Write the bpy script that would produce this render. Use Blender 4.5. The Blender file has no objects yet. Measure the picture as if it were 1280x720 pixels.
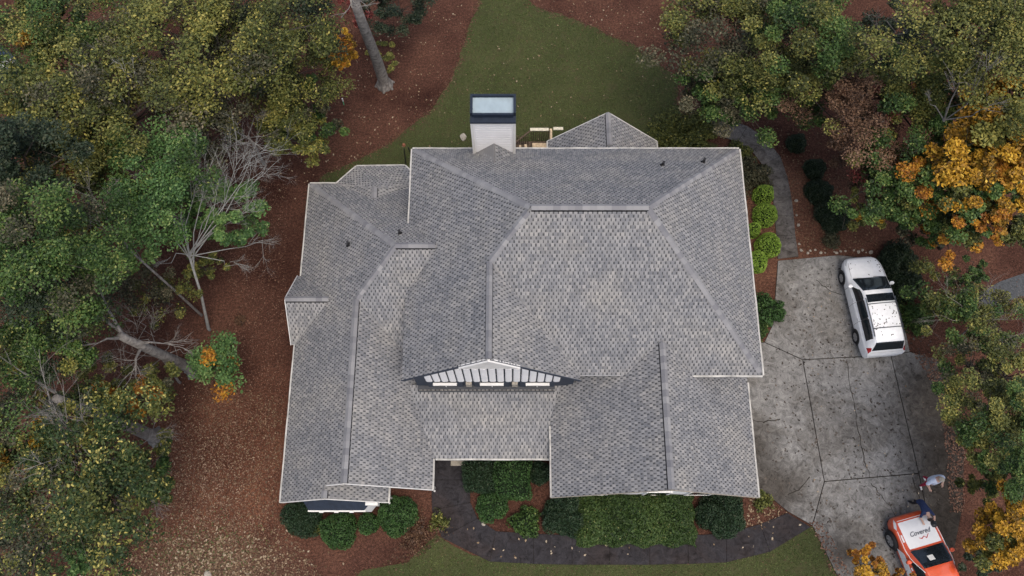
import bpy, bmesh, math, random
import numpy as np
from mathutils import Vector, Matrix
from mathutils import noise as mnoise
random.seed(7); RNG = np.random.default_rng(7)
R = math.radians
sc = bpy.context.scene
COL = sc.collection

# ------------------------------------------------------------------ camera
CAM_H = 38.0; TILT = R(19.0); FOC = 1000.0
cam = bpy.data.objects.new('camera', bpy.data.cameras.new('camera')); COL.objects.link(cam)
cam.location = (0, 0, CAM_H); cam.rotation_euler = (TILT, 0, 0)
cam.data.sensor_width = 36.0; cam.data.lens = 36.0*FOC/1280.0
cam.data.clip_start = 0.5; cam.data.clip_end = 2000
sc.camera = cam
def at(px, py, z=0.0):
    u = px-640.0; w = 360.0-py
    dy = w*math.cos(TILT)+FOC*math.sin(TILT); dz = w*math.sin(TILT)-FOC*math.cos(TILT)
    t = (z-CAM_H)/dz
    return Vector((u*t, dy*t, z))

# ------------------------------------------------------------------ world, sun, exposure
world = bpy.data.worlds.new("World"); sc.world = world; world.use_nodes = True
wn = world.node_tree; bg = wn.nodes['Background']
sky = wn.nodes.new('ShaderNodeTexSky'); sky.sky_type = 'NISHITA'; sky.sun_disc = False
SUN_EL, SUN_AZ = R(72), R(150)
sky.sun_elevation = SUN_EL; sky.sun_rotation = SUN_AZ
sky.air_density = 0.9; sky.dust_density = 5.0; sky.ozone_density = 0.6
wn.links.new(sky.outputs[0], bg.inputs[0]); bg.inputs[1].default_value = 0.148
sun = bpy.data.objects.new('sun', bpy.data.lights.new('sun', 'SUN')); COL.objects.link(sun)
sun.data.energy = 0.5; sun.data.angle = R(35); sun.data.color = (1, .97, .93)
sdir = Vector((math.sin(SUN_AZ)*math.cos(SUN_EL), math.cos(SUN_AZ)*math.cos(SUN_EL), math.sin(SUN_EL)))
sun.rotation_euler = (-sdir).to_track_quat('-Z', 'Y').to_euler()
sc.view_settings.view_transform = 'Standard'; sc.view_settings.look = 'None'
sc.view_settings.exposure = 0.6; sc.view_settings.gamma = 1.0
sc.view_settings.use_white_balance = True; sc.view_settings.white_balance_temperature = 6620; sc.view_settings.white_balance_tint = 8
sc.cycles.max_bounces = 5; sc.cycles.diffuse_bounces = 3; sc.cycles.transparent_max_bounces = 4

# ------------------------------------------------------------------ materials
MATS = {}
def nt(name, rough=.8, spec=.3):
    m = bpy.data.materials.new(name); m.use_nodes = True
    b = m.node_tree.nodes['Principled BSDF']
    b.inputs['Roughness'].default_value = rough; b.inputs['Specular IOR Level'].default_value = spec
    MATS[name] = m
    return m, m.node_tree, b
def N(t, kind, **kw):
    n = t.nodes.new(kind)
    for k, v in kw.items():
        if k in n.inputs: n.inputs[k].default_value = v
        else: setattr(n, k, v)
    return n
def ramp(t, fac, stops, interp='LINEAR'):
    r = t.nodes.new('ShaderNodeValToRGB'); cr = r.color_ramp; cr.interpolation = interp
    while len(cr.elements) < len(stops): cr.elements.new(.5)
    for e, (p, c) in zip(cr.elements, stops): e.position = p; e.color = (c[0], c[1], c[2], 1)
    t.links.new(fac, r.inputs[0]); return r.outputs[0]
def noise(t, scale, detail=3, rough=.6, coord=None, dist=0):
    n = N(t, 'ShaderNodeTexNoise', Scale=scale, Detail=detail, Roughness=rough, Distortion=dist)
    if coord is None:
        coord = t.nodes.new('ShaderNodeTexCoord').outputs['Object']
    t.links.new(coord, n.inputs['Vector']); return n.outputs[0]
def mix(t, fac, a, b, blend='MIX'):
    m = t.nodes.new('ShaderNodeMix'); m.data_type = 'RGBA'; m.blend_type = blend
    for i, v in ((0, fac), (6, a), (7, b)):
        if hasattr(v, 'is_output'): t.links.new(v, m.inputs[i])
        elif i == 0: m.inputs[0].default_value = v
        else: m.inputs[i].default_value = (v[0], v[1], v[2], 1)
    return m.outputs[2]
def bump(t, b, h, strength=.4, dist=.02):
    n = N(t, 'ShaderNodeBump', Strength=strength, Distance=dist)
    t.links.new(h, n.inputs['Height']); t.links.new(n.outputs[0], b.inputs['Normal'])
def plain(name, col, rough=.6, spec=.3, metal=0, var=.12, scale=6):
    m, t, b = nt(name, rough, spec); b.inputs['Metallic'].default_value = metal
    n = noise(t, scale, 4)
    lo = [c*(1-var) for c in col]; hi = [min(1, c*(1+var)) for c in col]
    t.links.new(ramp(t, n, [(.3, lo), (.7, hi)]), b.inputs['Base Color']); return m
def foliage(name, cols, rough=.55):
    """leaf colours picked leaf by leaf from the attribute 'tint'"""
    m, t, b = nt(name, rough, .25)
    a = N(t, 'ShaderNodeAttribute', attribute_name='tint')
    st = [(i/(len(cols)-1), c) for i, c in enumerate(cols)]
    t.links.new(ramp(t, a.outputs['Fac'], st), b.inputs['Base Color']); return m

# shingles
m, t, b = nt('shingle_tab', .95, .1)
a = N(t, 'ShaderNodeAttribute', attribute_name='tint')
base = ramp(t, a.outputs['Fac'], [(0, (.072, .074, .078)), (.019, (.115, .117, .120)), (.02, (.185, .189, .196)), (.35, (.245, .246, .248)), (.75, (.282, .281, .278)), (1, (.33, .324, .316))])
big = noise(t, .55, 5, .65)
patch = ramp(t, big, [(.3, (.74, .76, .80)), (.45, (.90, .91, .94)), (.58, (.99, .98, .97)), (.72, (1.12, 1.09, 1.04))])
c1 = mix(t, 1.0, base, patch, 'MULTIPLY')
gr = ramp(t, noise(t, 90, 2), [(.3, (.72, .72, .73)), (.7, (1.2, 1.2, 1.19))])
c2 = mix(t, 1.0, c1, gr, 'MULTIPLY')
rust = ramp(t, noise(t, .9, 4, .7), [(.70, (1, 1, 1)), (.80, (1.0, .93, .88))])
t.links.new(mix(t, 1.0, c2, rust, 'MULTIPLY'), b.inputs['Base Color'])
bump(t, b, noise(t, 120, 2), .5, .004)
m, t, b = nt('shingle_under', .95, .1)
c1 = mix(t, 1.0, ramp(t, noise(t, 60, 2), [(.3, (.175, .178, .182)), (.7, (.235, .235, .236))]),
         ramp(t, noise(t, .55, 5, .65), [(.3, (.84, .84, .87)), (.72, (1.12, 1.1, 1.06))]), 'MULTIPLY')
t.links.new(c1, b.inputs['Base Color'])
m, t, b = nt('cap_shingle', .95, .1)
t.links.new(mix(t, 1.0, ramp(t, noise(t, 80, 3), [(.3, (.215, .217, .226)), (.7, (.285, .286, .29))]),
    ramp(t, N(t, 'ShaderNodeObjectInfo').outputs['Random'], [(0, (.72, .72, .75)), (1, (1.15, 1.14, 1.12))]), 'MULTIPLY'), b.inputs['Base Color'])

white = plain('white_trim', (.74, .73, .70), .5, .4, var=.08, scale=3)
siding = plain('white_siding', (.88, .875, .87), .55, .35, var=.04, scale=2)
gutter_m = plain('gutter_white', (.42, .41, .38), .5, .3, var=.35, scale=2.2)
slate = plain('slate_siding', (.035, .045, .065), .6, .3)
navy_metal = plain('navy_cap_metal', (.014, .022, .038), .65, .3, metal=.0, var=.25)
pan_metal = plain('pan_metal', (.30, .38, .42), .45, .5, metal=.3, var=.10, scale=3)
flash_m = plain('flashing', (.055, .060, .070), .45, .5, metal=.3)
glass = plain('dark_glass', (.012, .016, .02), .08, .6, var=.3)
black = plain('rubber_and_ridge_shade', (.018, .018, .02), .75, .2)  # rubber parts, and the shade painted beside the ridge caps
blackpl = plain('black_plastic', (.02, .02, .022), .4, .4)
wood = plain('pale_lumber', (.52, .40, .26), .8, .2, var=.3, scale=9)
woodp = plain('bleached_lumber', (.60, .55, .43), .8, .2, var=.2, scale=9)
woodd = plain('weathered_lumber', (.10, .072, .052), .85, .2, var=.35, scale=12)
bark_g = plain('grey_bark', (.20, .185, .17), .9, .1, var=.5, scale=5)
bark_d = plain('dark_bark', (.07, .06, .052), .9, .1, var=.4, scale=5)
bark_p = plain('pale_dead_bark', (.27, .27, .255), .9, .1, var=.25, scale=5)
door_m = plain('garage_door_paint', (.62, .61, .58), .5, .4)
rock = plain('pale_stone', (.40, .36, .30), .85, .2, var=.3, scale=14)
stone_d = plain('step_stone', (.33, .30, .25), .85, .2, var=.3, scale=8)

# ground: pine straw and leaf litter
m, t, b = nt('pine_straw', .95, .1)
co = t.nodes.new('ShaderNodeTexCoord').outputs['Object']
f = noise(t, 9, 6, .78, co); f2 = noise(t, .30, 4, .6, co); f3 = noise(t, 32, 3, .75, co, 1.0)
fine = ramp(t, f, [(.30, (.024, .013, .010)), (.48, (.066, .033, .024)), (.62, (.112, .058, .042)), (.78, (.175, .105, .076))])
specks = ramp(t, f3, [(.34, (.34, .32, .32)), (.50, (1, 1, 1)), (.68, (1.9, 1.7, 1.55))])
c = mix(t, 1.0, fine, specks, 'MULTIPLY')
c = mix(t, 1.0, c, ramp(t, f2, [(.3, (.50, .44, .45)), (.5, (.95, .91, .90)), (.68, (1.35, 1.32, 1.25))]), 'MULTIPLY')
# a drift of paler, browner leaf litter lies south-west of the house
def spot(t, co, cx, cy, r0, r1, sx=1, sy=1):
    s = t.nodes.new('ShaderNodeVectorMath'); s.operation = 'SUBTRACT'; t.links.new(co, s.inputs[0]); s.inputs[1].default_value = (cx, cy, 0)
    k = t.nodes.new('ShaderNodeVectorMath'); k.operation = 'MULTIPLY'; t.links.new(s.outputs[0], k.inputs[0]); k.inputs[1].default_value = (sx, sy, 0)
    l = t.nodes.new('ShaderNodeVectorMath'); l.operation = 'LENGTH'; t.links.new(k.outputs[0], l.inputs[0])
    mr = N(t, 'ShaderNodeMapRange'); mr.inputs['From Min'].default_value = r0; mr.inputs['From Max'].default_value = r1
    mr.inputs['To Min'].default_value = 1; mr.inputs['To Max'].default_value = 0; mr.clamp = True
    t.links.new(l.outputs['Value'], mr.inputs['Value']); return mr.outputs[0]
s1 = spot(t, co, -13.2, 3.2, 1.5, 6.5, 1.3, .8)
c = mix(t, s1, c, mix(t, 1.0, c, (1.6, 1.5, 1.3), 'MULTIPLY'))
s2 = spot(t, co, -13.5, -1.0, .8, 3.6, .75, 1.2)
c = mix(t, s2, c, mix(t, 1.0, c, (1.0, 1.45, 1.6), 'MULTIPLY'))
s3 = spot(t, co, 14.3, 16.6, 1.0, 4.6)
c = mix(t, s3, c, mix(t, 1.0, c, (1.9, 2.0, 1.85), 'MULTIPLY'))
t.links.new(c, b.inputs['Base Color']); bump(t, b, f, .9, .05)

m, t, b = nt('lawn_soil', .95, .1)
f = noise(t, 14, 5, .75); f2 = noise(t, .35, 4, .6); f3 = noise(t, 1.6, 5, .7)
c = ramp(t, f, [(.3, (.034, .040, .016)), (.6, (.064, .072, .030)), (.8, (.10, .10, .046))])
c = mix(t, ramp(t, f3, [(.50, (0, 0, 0)), (.74, (.7, .7, .7))]), c, (.072, .058, .034))
c = mix(t, 1.0, c, ramp(t, f2, [(.3, (.8, .84, .8)), (.7, (1.15, 1.12, 1.1))]), 'MULTIPLY')
t.links.new(c, b.inputs['Base Color']); bump(t, b, f, .8, .03)

def concrete(name, lo, hi, stain, seed=0, lichen=True):
    m, t, b = nt(name, .9, .15)
    co = t.nodes.new('ShaderNodeTexCoord').outputs['Object']
    f = noise(t, 22, 5, .75, co); f2 = noise(t, .42, 6, .68, co, .6); f3 = noise(t, 2.6, 6, .8, co, 1.2)
    c = ramp(t, f, [(.3, lo), (.7, hi)])
    c = mix(t, ramp(t, f2, [(.46, (0, 0, 0)), (.60, (.6, .6, .6))]), c, stain)
    c = mix(t, 1.0, c, ramp(t, f3, [(.32, (.40, .39, .38)), (.46, (.84, .84, .84)), (.55, (1.10, 1.10, 1.10)), (.65, (1.48, 1.48, 1.46))]), 'MULTIPLY')
    f4 = noise(t, 7.5, 3, .6, co, .4)
    c = mix(t, 1.0, c, ramp(t, f4, [(.30, (.45, .44, .44)), (.38, (1, 1, 1))]), 'MULTIPLY')
    return m, t, b, co, c, f
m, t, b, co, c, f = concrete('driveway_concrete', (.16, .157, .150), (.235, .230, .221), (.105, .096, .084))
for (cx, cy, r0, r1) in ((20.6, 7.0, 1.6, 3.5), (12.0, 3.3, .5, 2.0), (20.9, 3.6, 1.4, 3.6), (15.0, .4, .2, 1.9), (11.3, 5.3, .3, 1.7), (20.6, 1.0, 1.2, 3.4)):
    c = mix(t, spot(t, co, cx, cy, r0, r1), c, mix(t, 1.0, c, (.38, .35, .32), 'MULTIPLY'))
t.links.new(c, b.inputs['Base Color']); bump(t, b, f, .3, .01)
m, t, b, co, c, f = concrete('walk_concrete', (.105, .096, .090), (.155, .144, .134), (.060, .052, .047))
t.links.new(c, b.inputs['Base Color']); bump(t, b, f, .3, .01)
m, t, b, co, c, f = concrete('dark_walk_concrete', (.024, .023, .026), (.038, .035, .038), (.034, .026, .024))
t.links.new(c, b.inputs['Base Color']); bump(t, b, f, .3, .01)
joint = plain('joint_soil', (.028, .024, .020), .95, .1)
gravel_m = plain('grey_gravel', (.07, .075, .08), .95, .1, var=.4, scale=10)

# ------------------------------------------------------------------ object helpers
def tag(o, label=None, cat=None, group=None, kind=None):
    if label: o['label'] = label
    if cat: o['category'] = cat
    if group: o['group'] = group
    if kind: o['kind'] = kind
    return o
def empty(name, loc=(0, 0, 0), rz=0, **kw):
    o = bpy.data.objects.new(name, None); COL.objects.link(o); o.empty_display_size = .3
    o.location = loc; o.rotation_euler = (0, 0, rz); tag(o, **kw); return o
def linkm(name, me, parent=None, mats=None, smooth=False, **kw):
    o = bpy.data.objects.new(name, me); COL.objects.link(o)
    if mats is not None:
        for mm in (mats if isinstance(mats, (list, tuple)) else [mats]): me.materials.append(MATS[mm] if isinstance(mm, str) else mm)
    if parent: o.parent = parent
    if smooth: me.shade_smooth()
    tag(o, **kw); return o
class MB:
    def __init__(s): s.v = []; s.f = []; s.m = []; s.t = []; s.mi = 0; s.tint = 0.5
    def add(s, vs, fs):
        k = len(s.v); s.v += [tuple(v) for v in vs]; s.t += [s.tint]*len(vs)
        for f in fs: s.f.append([k+i for i in f]); s.m.append(s.mi)
    def box(s, x0, x1, y0, y1, z0, z1):
        s.add([(x0,y0,z0),(x1,y0,z0),(x1,y1,z0),(x0,y1,z0),(x0,y0,z1),(x1,y0,z1),(x1,y1,z1),(x0,y1,z1)],
              [(0,3,2,1),(4,5,6,7),(0,1,5,4),(1,2,6,5),(2,3,7,6),(3,0,4,7)])
    def tube(s, pts, rs, n=6, cap=True):
        pts = [Vector(p) for p in pts]
        if not isinstance(rs, (list, tuple)): rs = [rs]*len(pts)
        vs = []; prev = None
        for i, p in enumerate(pts):
            d = (pts[min(i+1, len(pts)-1)]-pts[max(i-1, 0)]).normalized()
            if prev is None: a = d.orthogonal().normalized()
            else:
                a = prev-d*prev.dot(d); a = a.normalized() if a.length > 1e-5 else d.orthogonal().normalized()
            prev = a; bb = d.cross(a)
            for k in range(n):
                q = 2*math.pi*k/n; vs.append(p+(a*math.cos(q)+bb*math.sin(q))*rs[i])
        fs = [(i*n+k, i*n+(k+1) % n, (i+1)*n+(k+1) % n, (i+1)*n+k) for i in range(len(pts)-1) for k in range(n)]
        if cap: fs.append(tuple(range(n))[::-1]); fs.append(tuple(range((len(pts)-1)*n, len(pts)*n)))
        s.add(vs, fs)
    def beam(s, p0, p1, w, h):
        """bar with its width level and its height upright"""
        p0 = Vector(p0); p1 = Vector(p1); d = (p1-p0).normalized()
        a = d.cross(Vector((0,0,1)))
        a = a.normalized()*w/2 if a.length > 1e-4 else Vector((w/2,0,0)); u = a.cross(d).normalized()*h/2
        vs = [p+sa*a+su*u for p in (p0, p1) for sa, su in ((-1,-1),(1,-1),(1,1),(-1,1))]
        s.add(vs, [(0,1,2,3),(7,6,5,4),(0,4,5,1),(1,5,6,2),(2,6,7,3),(3,7,4,0)])
    def prism(s, pts, z0, z1):
        n = len(pts); s.add([(p[0],p[1],z0) for p in pts]+[(p[0],p[1],z1) for p in pts],
            [tuple(range(n))[::-1], tuple(range(n, 2*n))]+[(i,(i+1)%n,n+(i+1)%n,n+i) for i in range(n)])
    def build(s, name, mats, parent=None, smooth=False, tint=False, **kw):
        me = bpy.data.meshes.new(name); me.from_pydata(s.v, [], s.f)
        me.polygons.foreach_set('material_index', s.m); 
        if tint:
            at_ = me.attributes.new('tint', 'FLOAT', 'POINT'); at_.data.foreach_set('value', s.t)
        me.update(); return linkm(name, me, parent, mats, smooth, **kw)

def catmull(pts, n=6, closed=True):
    out = []; L = len(pts)
    for i in range(L if closed else L-1):
        p0, p1, p2, p3 = [Vector(pts[(i+k) % L] if closed else pts[min(max(i+k, 0), L-1)]) for k in (-1, 0, 1, 2)]
        for j in range(n):
            q = j/n; out.append(.5*((2*p1)+(p2-p0)*q+(2*p0-5*p1+4*p2-p3)*q*q+(3*p1-p0-3*p2+p3)*q**3))
    if not closed: out.append(Vector(pts[-1]))
    return out
def area2(P): return sum(P[i][0]*P[(i+1)%len(P)][1]-P[(i+1)%len(P)][0]*P[i][1] for i in range(len(P)))/2
def inset(P, d):
    P = [Vector((p[0], p[1])) for p in P]
    if area2(P) < 0: P = P[::-1]
    out = []; n = len(P)
    for i in range(n):
        a = (P[i]-P[i-1]).normalized(); b_ = (P[(i+1) % n]-P[i]).normalized()
        na = Vector((-a.y, a.x)); nb = Vector((-b_.y, b_.x)); m_ = (na+nb)
        k = d/max(.35, (1+na.dot(nb))/1.0)
        out.append(P[i]+m_*k)
    return out
def sheet(name, pts, z, mat, jitter=0.0, parent=None, thick=0, **kw):
    P = [Vector((p[0], p[1])) for p in pts]
    if area2(P) < 0: P = P[::-1]
    if jitter: P = [p+Vector((random.uniform(-jitter, jitter), random.uniform(-jitter, jitter))) for p in P]
    bm = bmesh.new(); vs = [bm.verts.new((p.x, p.y, z)) for p in P]
    es = [bm.edges.new((vs[i], vs[(i+1) % len(vs)])) for i in range(len(vs))]
    bmesh.ops.triangle_fill(bm, use_beauty=True, edges=es)
    for f_ in bm.faces:
        f_.normal_update()
        if f_.normal.z < 0: f_.normal_flip()
    if thick:
        lo = [bm.verts.new((p.x, p.y, z-thick)) for p in P]
        for i in range(len(P)): bm.faces.new((vs[i], lo[i], lo[(i+1) % len(P)], vs[(i+1) % len(P)]))
    me = bpy.data.meshes.new(name); bm.to_mesh(me); bm.free()
    return linkm(name, me, parent, mat, **kw)

def inside(poly, x, y):
    x = np.asarray(x); y = np.asarray(y); c_ = np.zeros(x.shape, bool); n = len(poly)
    for i in range(n):
        x0, y0 = poly[i][0], poly[i][1]; x1, y1 = poly[i-1][0], poly[i-1][1]
        if y0 == y1: continue
        c_ ^= ((y0 > y) != (y1 > y)) & (x < (x1-x0)*(y-y0)/(y1-y0)+x0)
    return c_
def leaf_mesh(name, P, size, tint, up=.6, aspect=.55):
    """P (n,3) leaf centres; each leaf is one rhombic face of its own"""
    n = len(P); size = np.broadcast_to(size, (n,))*RNG.uniform(.65, 1.35, n)
    a = RNG.normal(size=(n, 3)); a[:, 2] *= (1-up); a /= np.linalg.norm(a, axis=1)[:, None]+1e-9
    r = RNG.normal(size=(n, 3)); r[:, 2] *= (1-up)*1.0
    b_ = r-a*np.sum(r*a, axis=1)[:, None]; b_ /= np.linalg.norm(b_, axis=1)[:, None]+1e-9
    A = a*(size/2)[:, None]; B = b_*(size*aspect/2)[:, None]
    V = np.empty((n, 4, 3)); V[:, 0] = P-A; V[:, 1] = P+B-A*.15; V[:, 2] = P+A; V[:, 3] = P-B-A*.15
    me = bpy.data.meshes.new(name); me.vertices.add(4*n); me.vertices.foreach_set('co', V.reshape(-1))
    me.loops.add(4*n); me.loops.foreach_set('vertex_index', np.arange(4*n, dtype=np.int32))
    me.polygons.add(n); me.polygons.foreach_set('loop_start', np.arange(0, 4*n, 4, dtype=np.int32))
    me.polygons.foreach_set('loop_total', np.full(n, 4, np.int32))
    me.update(calc_edges=True)
    at_ = me.attributes.new('tint', 'FLOAT', 'POINT'); at_.data.foreach_set('value', np.repeat(np.clip(tint, 0, 1), 4).astype(np.float32))
    return me

# ================================================================== SETTING: ground, lawns, drive, walks
g = MB(); g.add([(-220,-200,0),(220,-200,0),(220,260,0),(-220,260,0)], [(0,1,2,3)]); g.build('ground', 'pine_straw', kind='structure')
back_lawn = catmull([at(*p) for p in [(640,-120),(600,-60),(598,0),(583,45),(566,95),(535,140),(488,178),(440,205),(400,232),(450,330),(560,400),(700,420),(860,380),
    (915,240),(900,188),(862,165),(848,135),(846,104),(818,74),(768,46),(710,22),(660,0),(660,-60),(680,-120)]], 5)
sheet('back_lawn', back_lawn, .006, 'lawn_soil', .10, kind='structure')
front_lawn = [at(*p) for p in [(430,740),(452,713),(510,703),(545,668),(566,682),(590,694),(615,698),(700,700),(900,698),(955,685),(996,664),(1016,658),(1052,728),(1085,800),(1120,960),(400,960)]]
sheet('front_lawn', front_lawn, .006, 'lawn_soil', .03, kind='structure')

# driveway slabs
def slab_group(name, polys, z, mat, ins, gapmat, outline, label=None):
    root = sheet(name, outline, .008, gapmat, kind='structure')
    for p in polys: sheet('slab', inset([at(*q) for q in p], ins), z, mat, parent=root, thick=z)
    return root
D = dict(a=(972,326), b=(1048,319), c=(1100,325), d=(1125,380), e=(1137,440), f=(1175,450), g=(1195,490), h=(1205,560), i=(1203,634), k=(1190,700),
         J=(1003,450), Jl=(955,428), Jm=(1058,447), Jr=(1113,444), K=(1030,602), Km=(1088,597), Kr=(1148,592), M=(1015,657), cr=(1075,540))
polys = [
 [D['a'],D['b'],D['c'],D['d'],D['e'],D['Jr'],D['Jm'],D['J'],D['Jl'],(966,405)],
 [D['Jl'],D['J'],D['K'],D['M'],(985,640),(958,618),(900,600),(900,430)],
 [D['J'],D['Jm'],D['Jr'],D['Kr'],D['Km'],D['K']],
 [D['Jr'],D['e'],D['f'],D['g'],D['h'],D['i'],D['k'],(1205,780),(1240,960),(1165,960),(1160,760),(1158,640),D['Kr']],
 [D['K'],D['Km'],D['Kr'],(1158,640),(1160,760),(1165,960),(1110,960),(1066,760),D['M']]]
outl = [at(*q) for q in [D['a'],D['b'],D['c'],D['d'],D['e'],D['f'],D['g'],D['h'],D['i'],D['k'],(1205,780),(1240,960),(1110,960),(1066,760),D['M'],(985,640),(958,618),(900,600),(900,430),D['Jl'],(966,405)]]
drive = slab_group('driveway', polys, .05, 'driveway_concrete', .022, 'joint_soil', outl)
for cr in ([(1058,450),(1062,480),(1068,510),(1074,540),(1079,570),(1087,597)], [(1088,603),(1100,618),(1112,632),(1121,650)], [(1140,596),(1146,612),(1149,625)], [(940,524),(955,527),(975,524)], [(985,618),(1000,612),(1012,596)], [(1165,612),(1180,622),(1192,636)], [(1020,350),(1035,362),(1052,368)]):
    P = []; pw = [at(*p_, .054) for p_ in cr]
    for k in range(len(pw)-1):
        for q_ in (0, .25, .5, .75): P.append(pw[k].lerp(pw[k+1], q_)+Vector((random.uniform(-.05,.05), random.uniform(-.05,.05), 0)))
    P.append(pw[-1]); m_ = MB(); n_ = len(P); vs = []
    for k in range(n_):
        d_ = (P[min(k+1,n_-1)]-P[max(k-1,0)]).normalized(); a_ = Vector((-d_.y, d_.x, 0))*random.uniform(.008, .026); vs += [P[k]+a_, P[k]-a_]
    m_.add(vs, [(2*k, 2*k+1, 2*k+3, 2*k+2) for k in range(n_-1)]); m_.build('crack', 'joint_soil', drive)

def strip_walk(name, L, Rr, z, mat, n_between=1, ins=.009):
    """slabs between matching left and right edge points"""
    out = [at(*p) for p in L]+[at(*p) for p in Rr[::-1]]
    root = sheet(name, out, .007, 'joint_soil', kind='structure')
    for i in range(len(L)-1):
        q = [at(*L[i]), at(*L[i+1]), at(*Rr[i+1]), at(*Rr[i])]
        sheet('slab', inset(q, ins), z, mat, parent=root, thick=z)
strip_walk('side_walk',
  [(880,168),(902,171),(922,178),(940,190),(953,207),(961,226),(966,248),(968,270),(970,295),(972,324)],
  [(884,148),(908,150),(934,158),(957,174),(975,196),(984,221),(989,246),(992,270),(994,295),(998,321)], .05, 'walk_concrete')
strip_walk('front_walk',
  [(588,574),(588,600),(588,628),(597,648),(620,664),(667,667),(715,669),(762,669),(812,669),(860,669),(908,667),(950,655),(984,641)],
  [(540,574),(539,600),(540,638),(552,672),(612,702),(667,705),(715,706),(762,706),(812,706),(860,705),(908,703),(962,690),(1013,659)], .05, 'dark_walk_concrete')
gp = sheet('gravel_path', [at(*p) for p in [(1215,372),(1250,352),(1290,338),(1340,322),(1340,352),(1290,366),(1250,380),(1222,392)]], .012, 'grey_gravel', kind='structure')

# ================================================================== HOUSE
house = empty('house', (0, 12, 0), label='large suburban house with grey shingled hip and gable roofs', cat='house')
def hp(o): o.location = (0, -12, 0); return o     # children are modelled in world coordinates
PM = .97; PQ = .88
mx0, mx1, my0, my1, me_ = -4.48, 10.22, 7.26, 17.64, 6.0
hr = 5.19*PM+6; gx, gz, gy = -.855, 6+3.625*PM, 10.885; fy = 7.05; gxe = 2.77
roofs = {
 'main_roof': [
  [(mx1,my1,6),(mx0,my1,6),(.71,12.45,hr),(5.03,12.45,hr)],
  [(mx1,my0,6),(mx1,my1,6),(5.03,12.45,hr)],
  [(gxe,my0,6),(mx1,my0,6),(5.03,12.45,hr),(.71,12.45,hr),(gx,gy,gz)],
  [(mx0,my1,6),(mx0,fy,6),(gx,fy,gz),(gx,gy,gz),(.71,12.45,hr)],
  [(gxe,fy,6),(gxe,my0,6),(gx,gy,gz),(gx,fy,gz)]],
 'wing_roof': [
  [(-4.15,17.4,3),(-9.8,17.4,3),(-4.8,12.4,7.4),(-2.5,12.4,7.4)],
  [(-4.1,8.1,3.616),(-2.5,8.1,3.616),(-2.5,12.4,7.4),(-4.8,12.4,7.4),(-6.6,10.6,5.816)],
  [(-9.8,17.4,3),(-9.8,2.45,3),(-7.53,2.45,4.998),(-7.53,2.97,4.998),(-6.6,2.97,5.816),(-6.6,10.6,5.816),(-4.8,12.4,7.4)],
  [(-3.4,2.97,3),(-3.4,7.4,3),(-4.1,8.1,3.616),(-6.6,10.6,5.816),(-6.6,2.97,5.816)],
  [(-5.26,2.45,3),(-5.26,3.35,3),(-7.53,3.35,4.998),(-7.53,2.45,4.998)],
  [(-9.8,12.63,3),(-9.98,12.63,3),(-9.98,11,4.6),(-7.98,11,4.6)],
  [(-9.98,9.37,3),(-9.8,9.37,3),(-7.98,11,4.6),(-9.98,11,4.6)]],
 'bay_roof': [
  [(-5.25,18.38,3),(-7.6,18.33,3),(-6.42,16.6,4.2)],
  [(-7.6,18.33,3),(-8.5,17.4,3),(-6.42,16.6,4.2)],
  [(-4.32,17.4,3),(-5.25,18.38,3),(-6.42,16.6,4.2)],
  [(-8.5,17.4,3),(-6.42,16.03,4.2),(-6.42,16.6,4.2)],
  [(-6.42,16.03,4.2),(-4.32,17.4,3),(-6.42,16.6,4.2)]],
 'garage_roof': [
  [(1.67,8.9,3.5),(1.67,2.61,3.5),(5.99,2.61,7.17),(5.99,8.9,7.17)],
  [(10.31,2.61,3.5),(10.31,8.9,3.5),(5.99,8.9,7.17),(5.99,2.61,7.17)]],
 'porch_roof': [
  [(-3.4,4.28,3),(1.67,4.28,3),(1.67,5.95,3.5),(2.14,7.3,3.9),(-4.45,7.3,3.9)]],
 'back_porch_roof': [
  [(1.76,19.5,3.4),(1.76,17.3,3.4),(4.4,17.3,6.0),(4.4,19.5,6.0)],
  [(7.04,17.3,3.4),(7.04,19.5,3.4),(4.4,19.5,6.0),(4.4,17.3,6.0)]],
 'cricket_roof': [
  [(-1.72,17.2,6.43),(-1.72,16.2,6.50),(-.78,16.2,7.41),(-.78,17.2,7.41)],
  [(.16,16.2,6.50),(.16,17.2,6.43),(-.78,17.2,7.41),(-.78,16.2,7.41)]],
}
EXPO = .145
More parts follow.
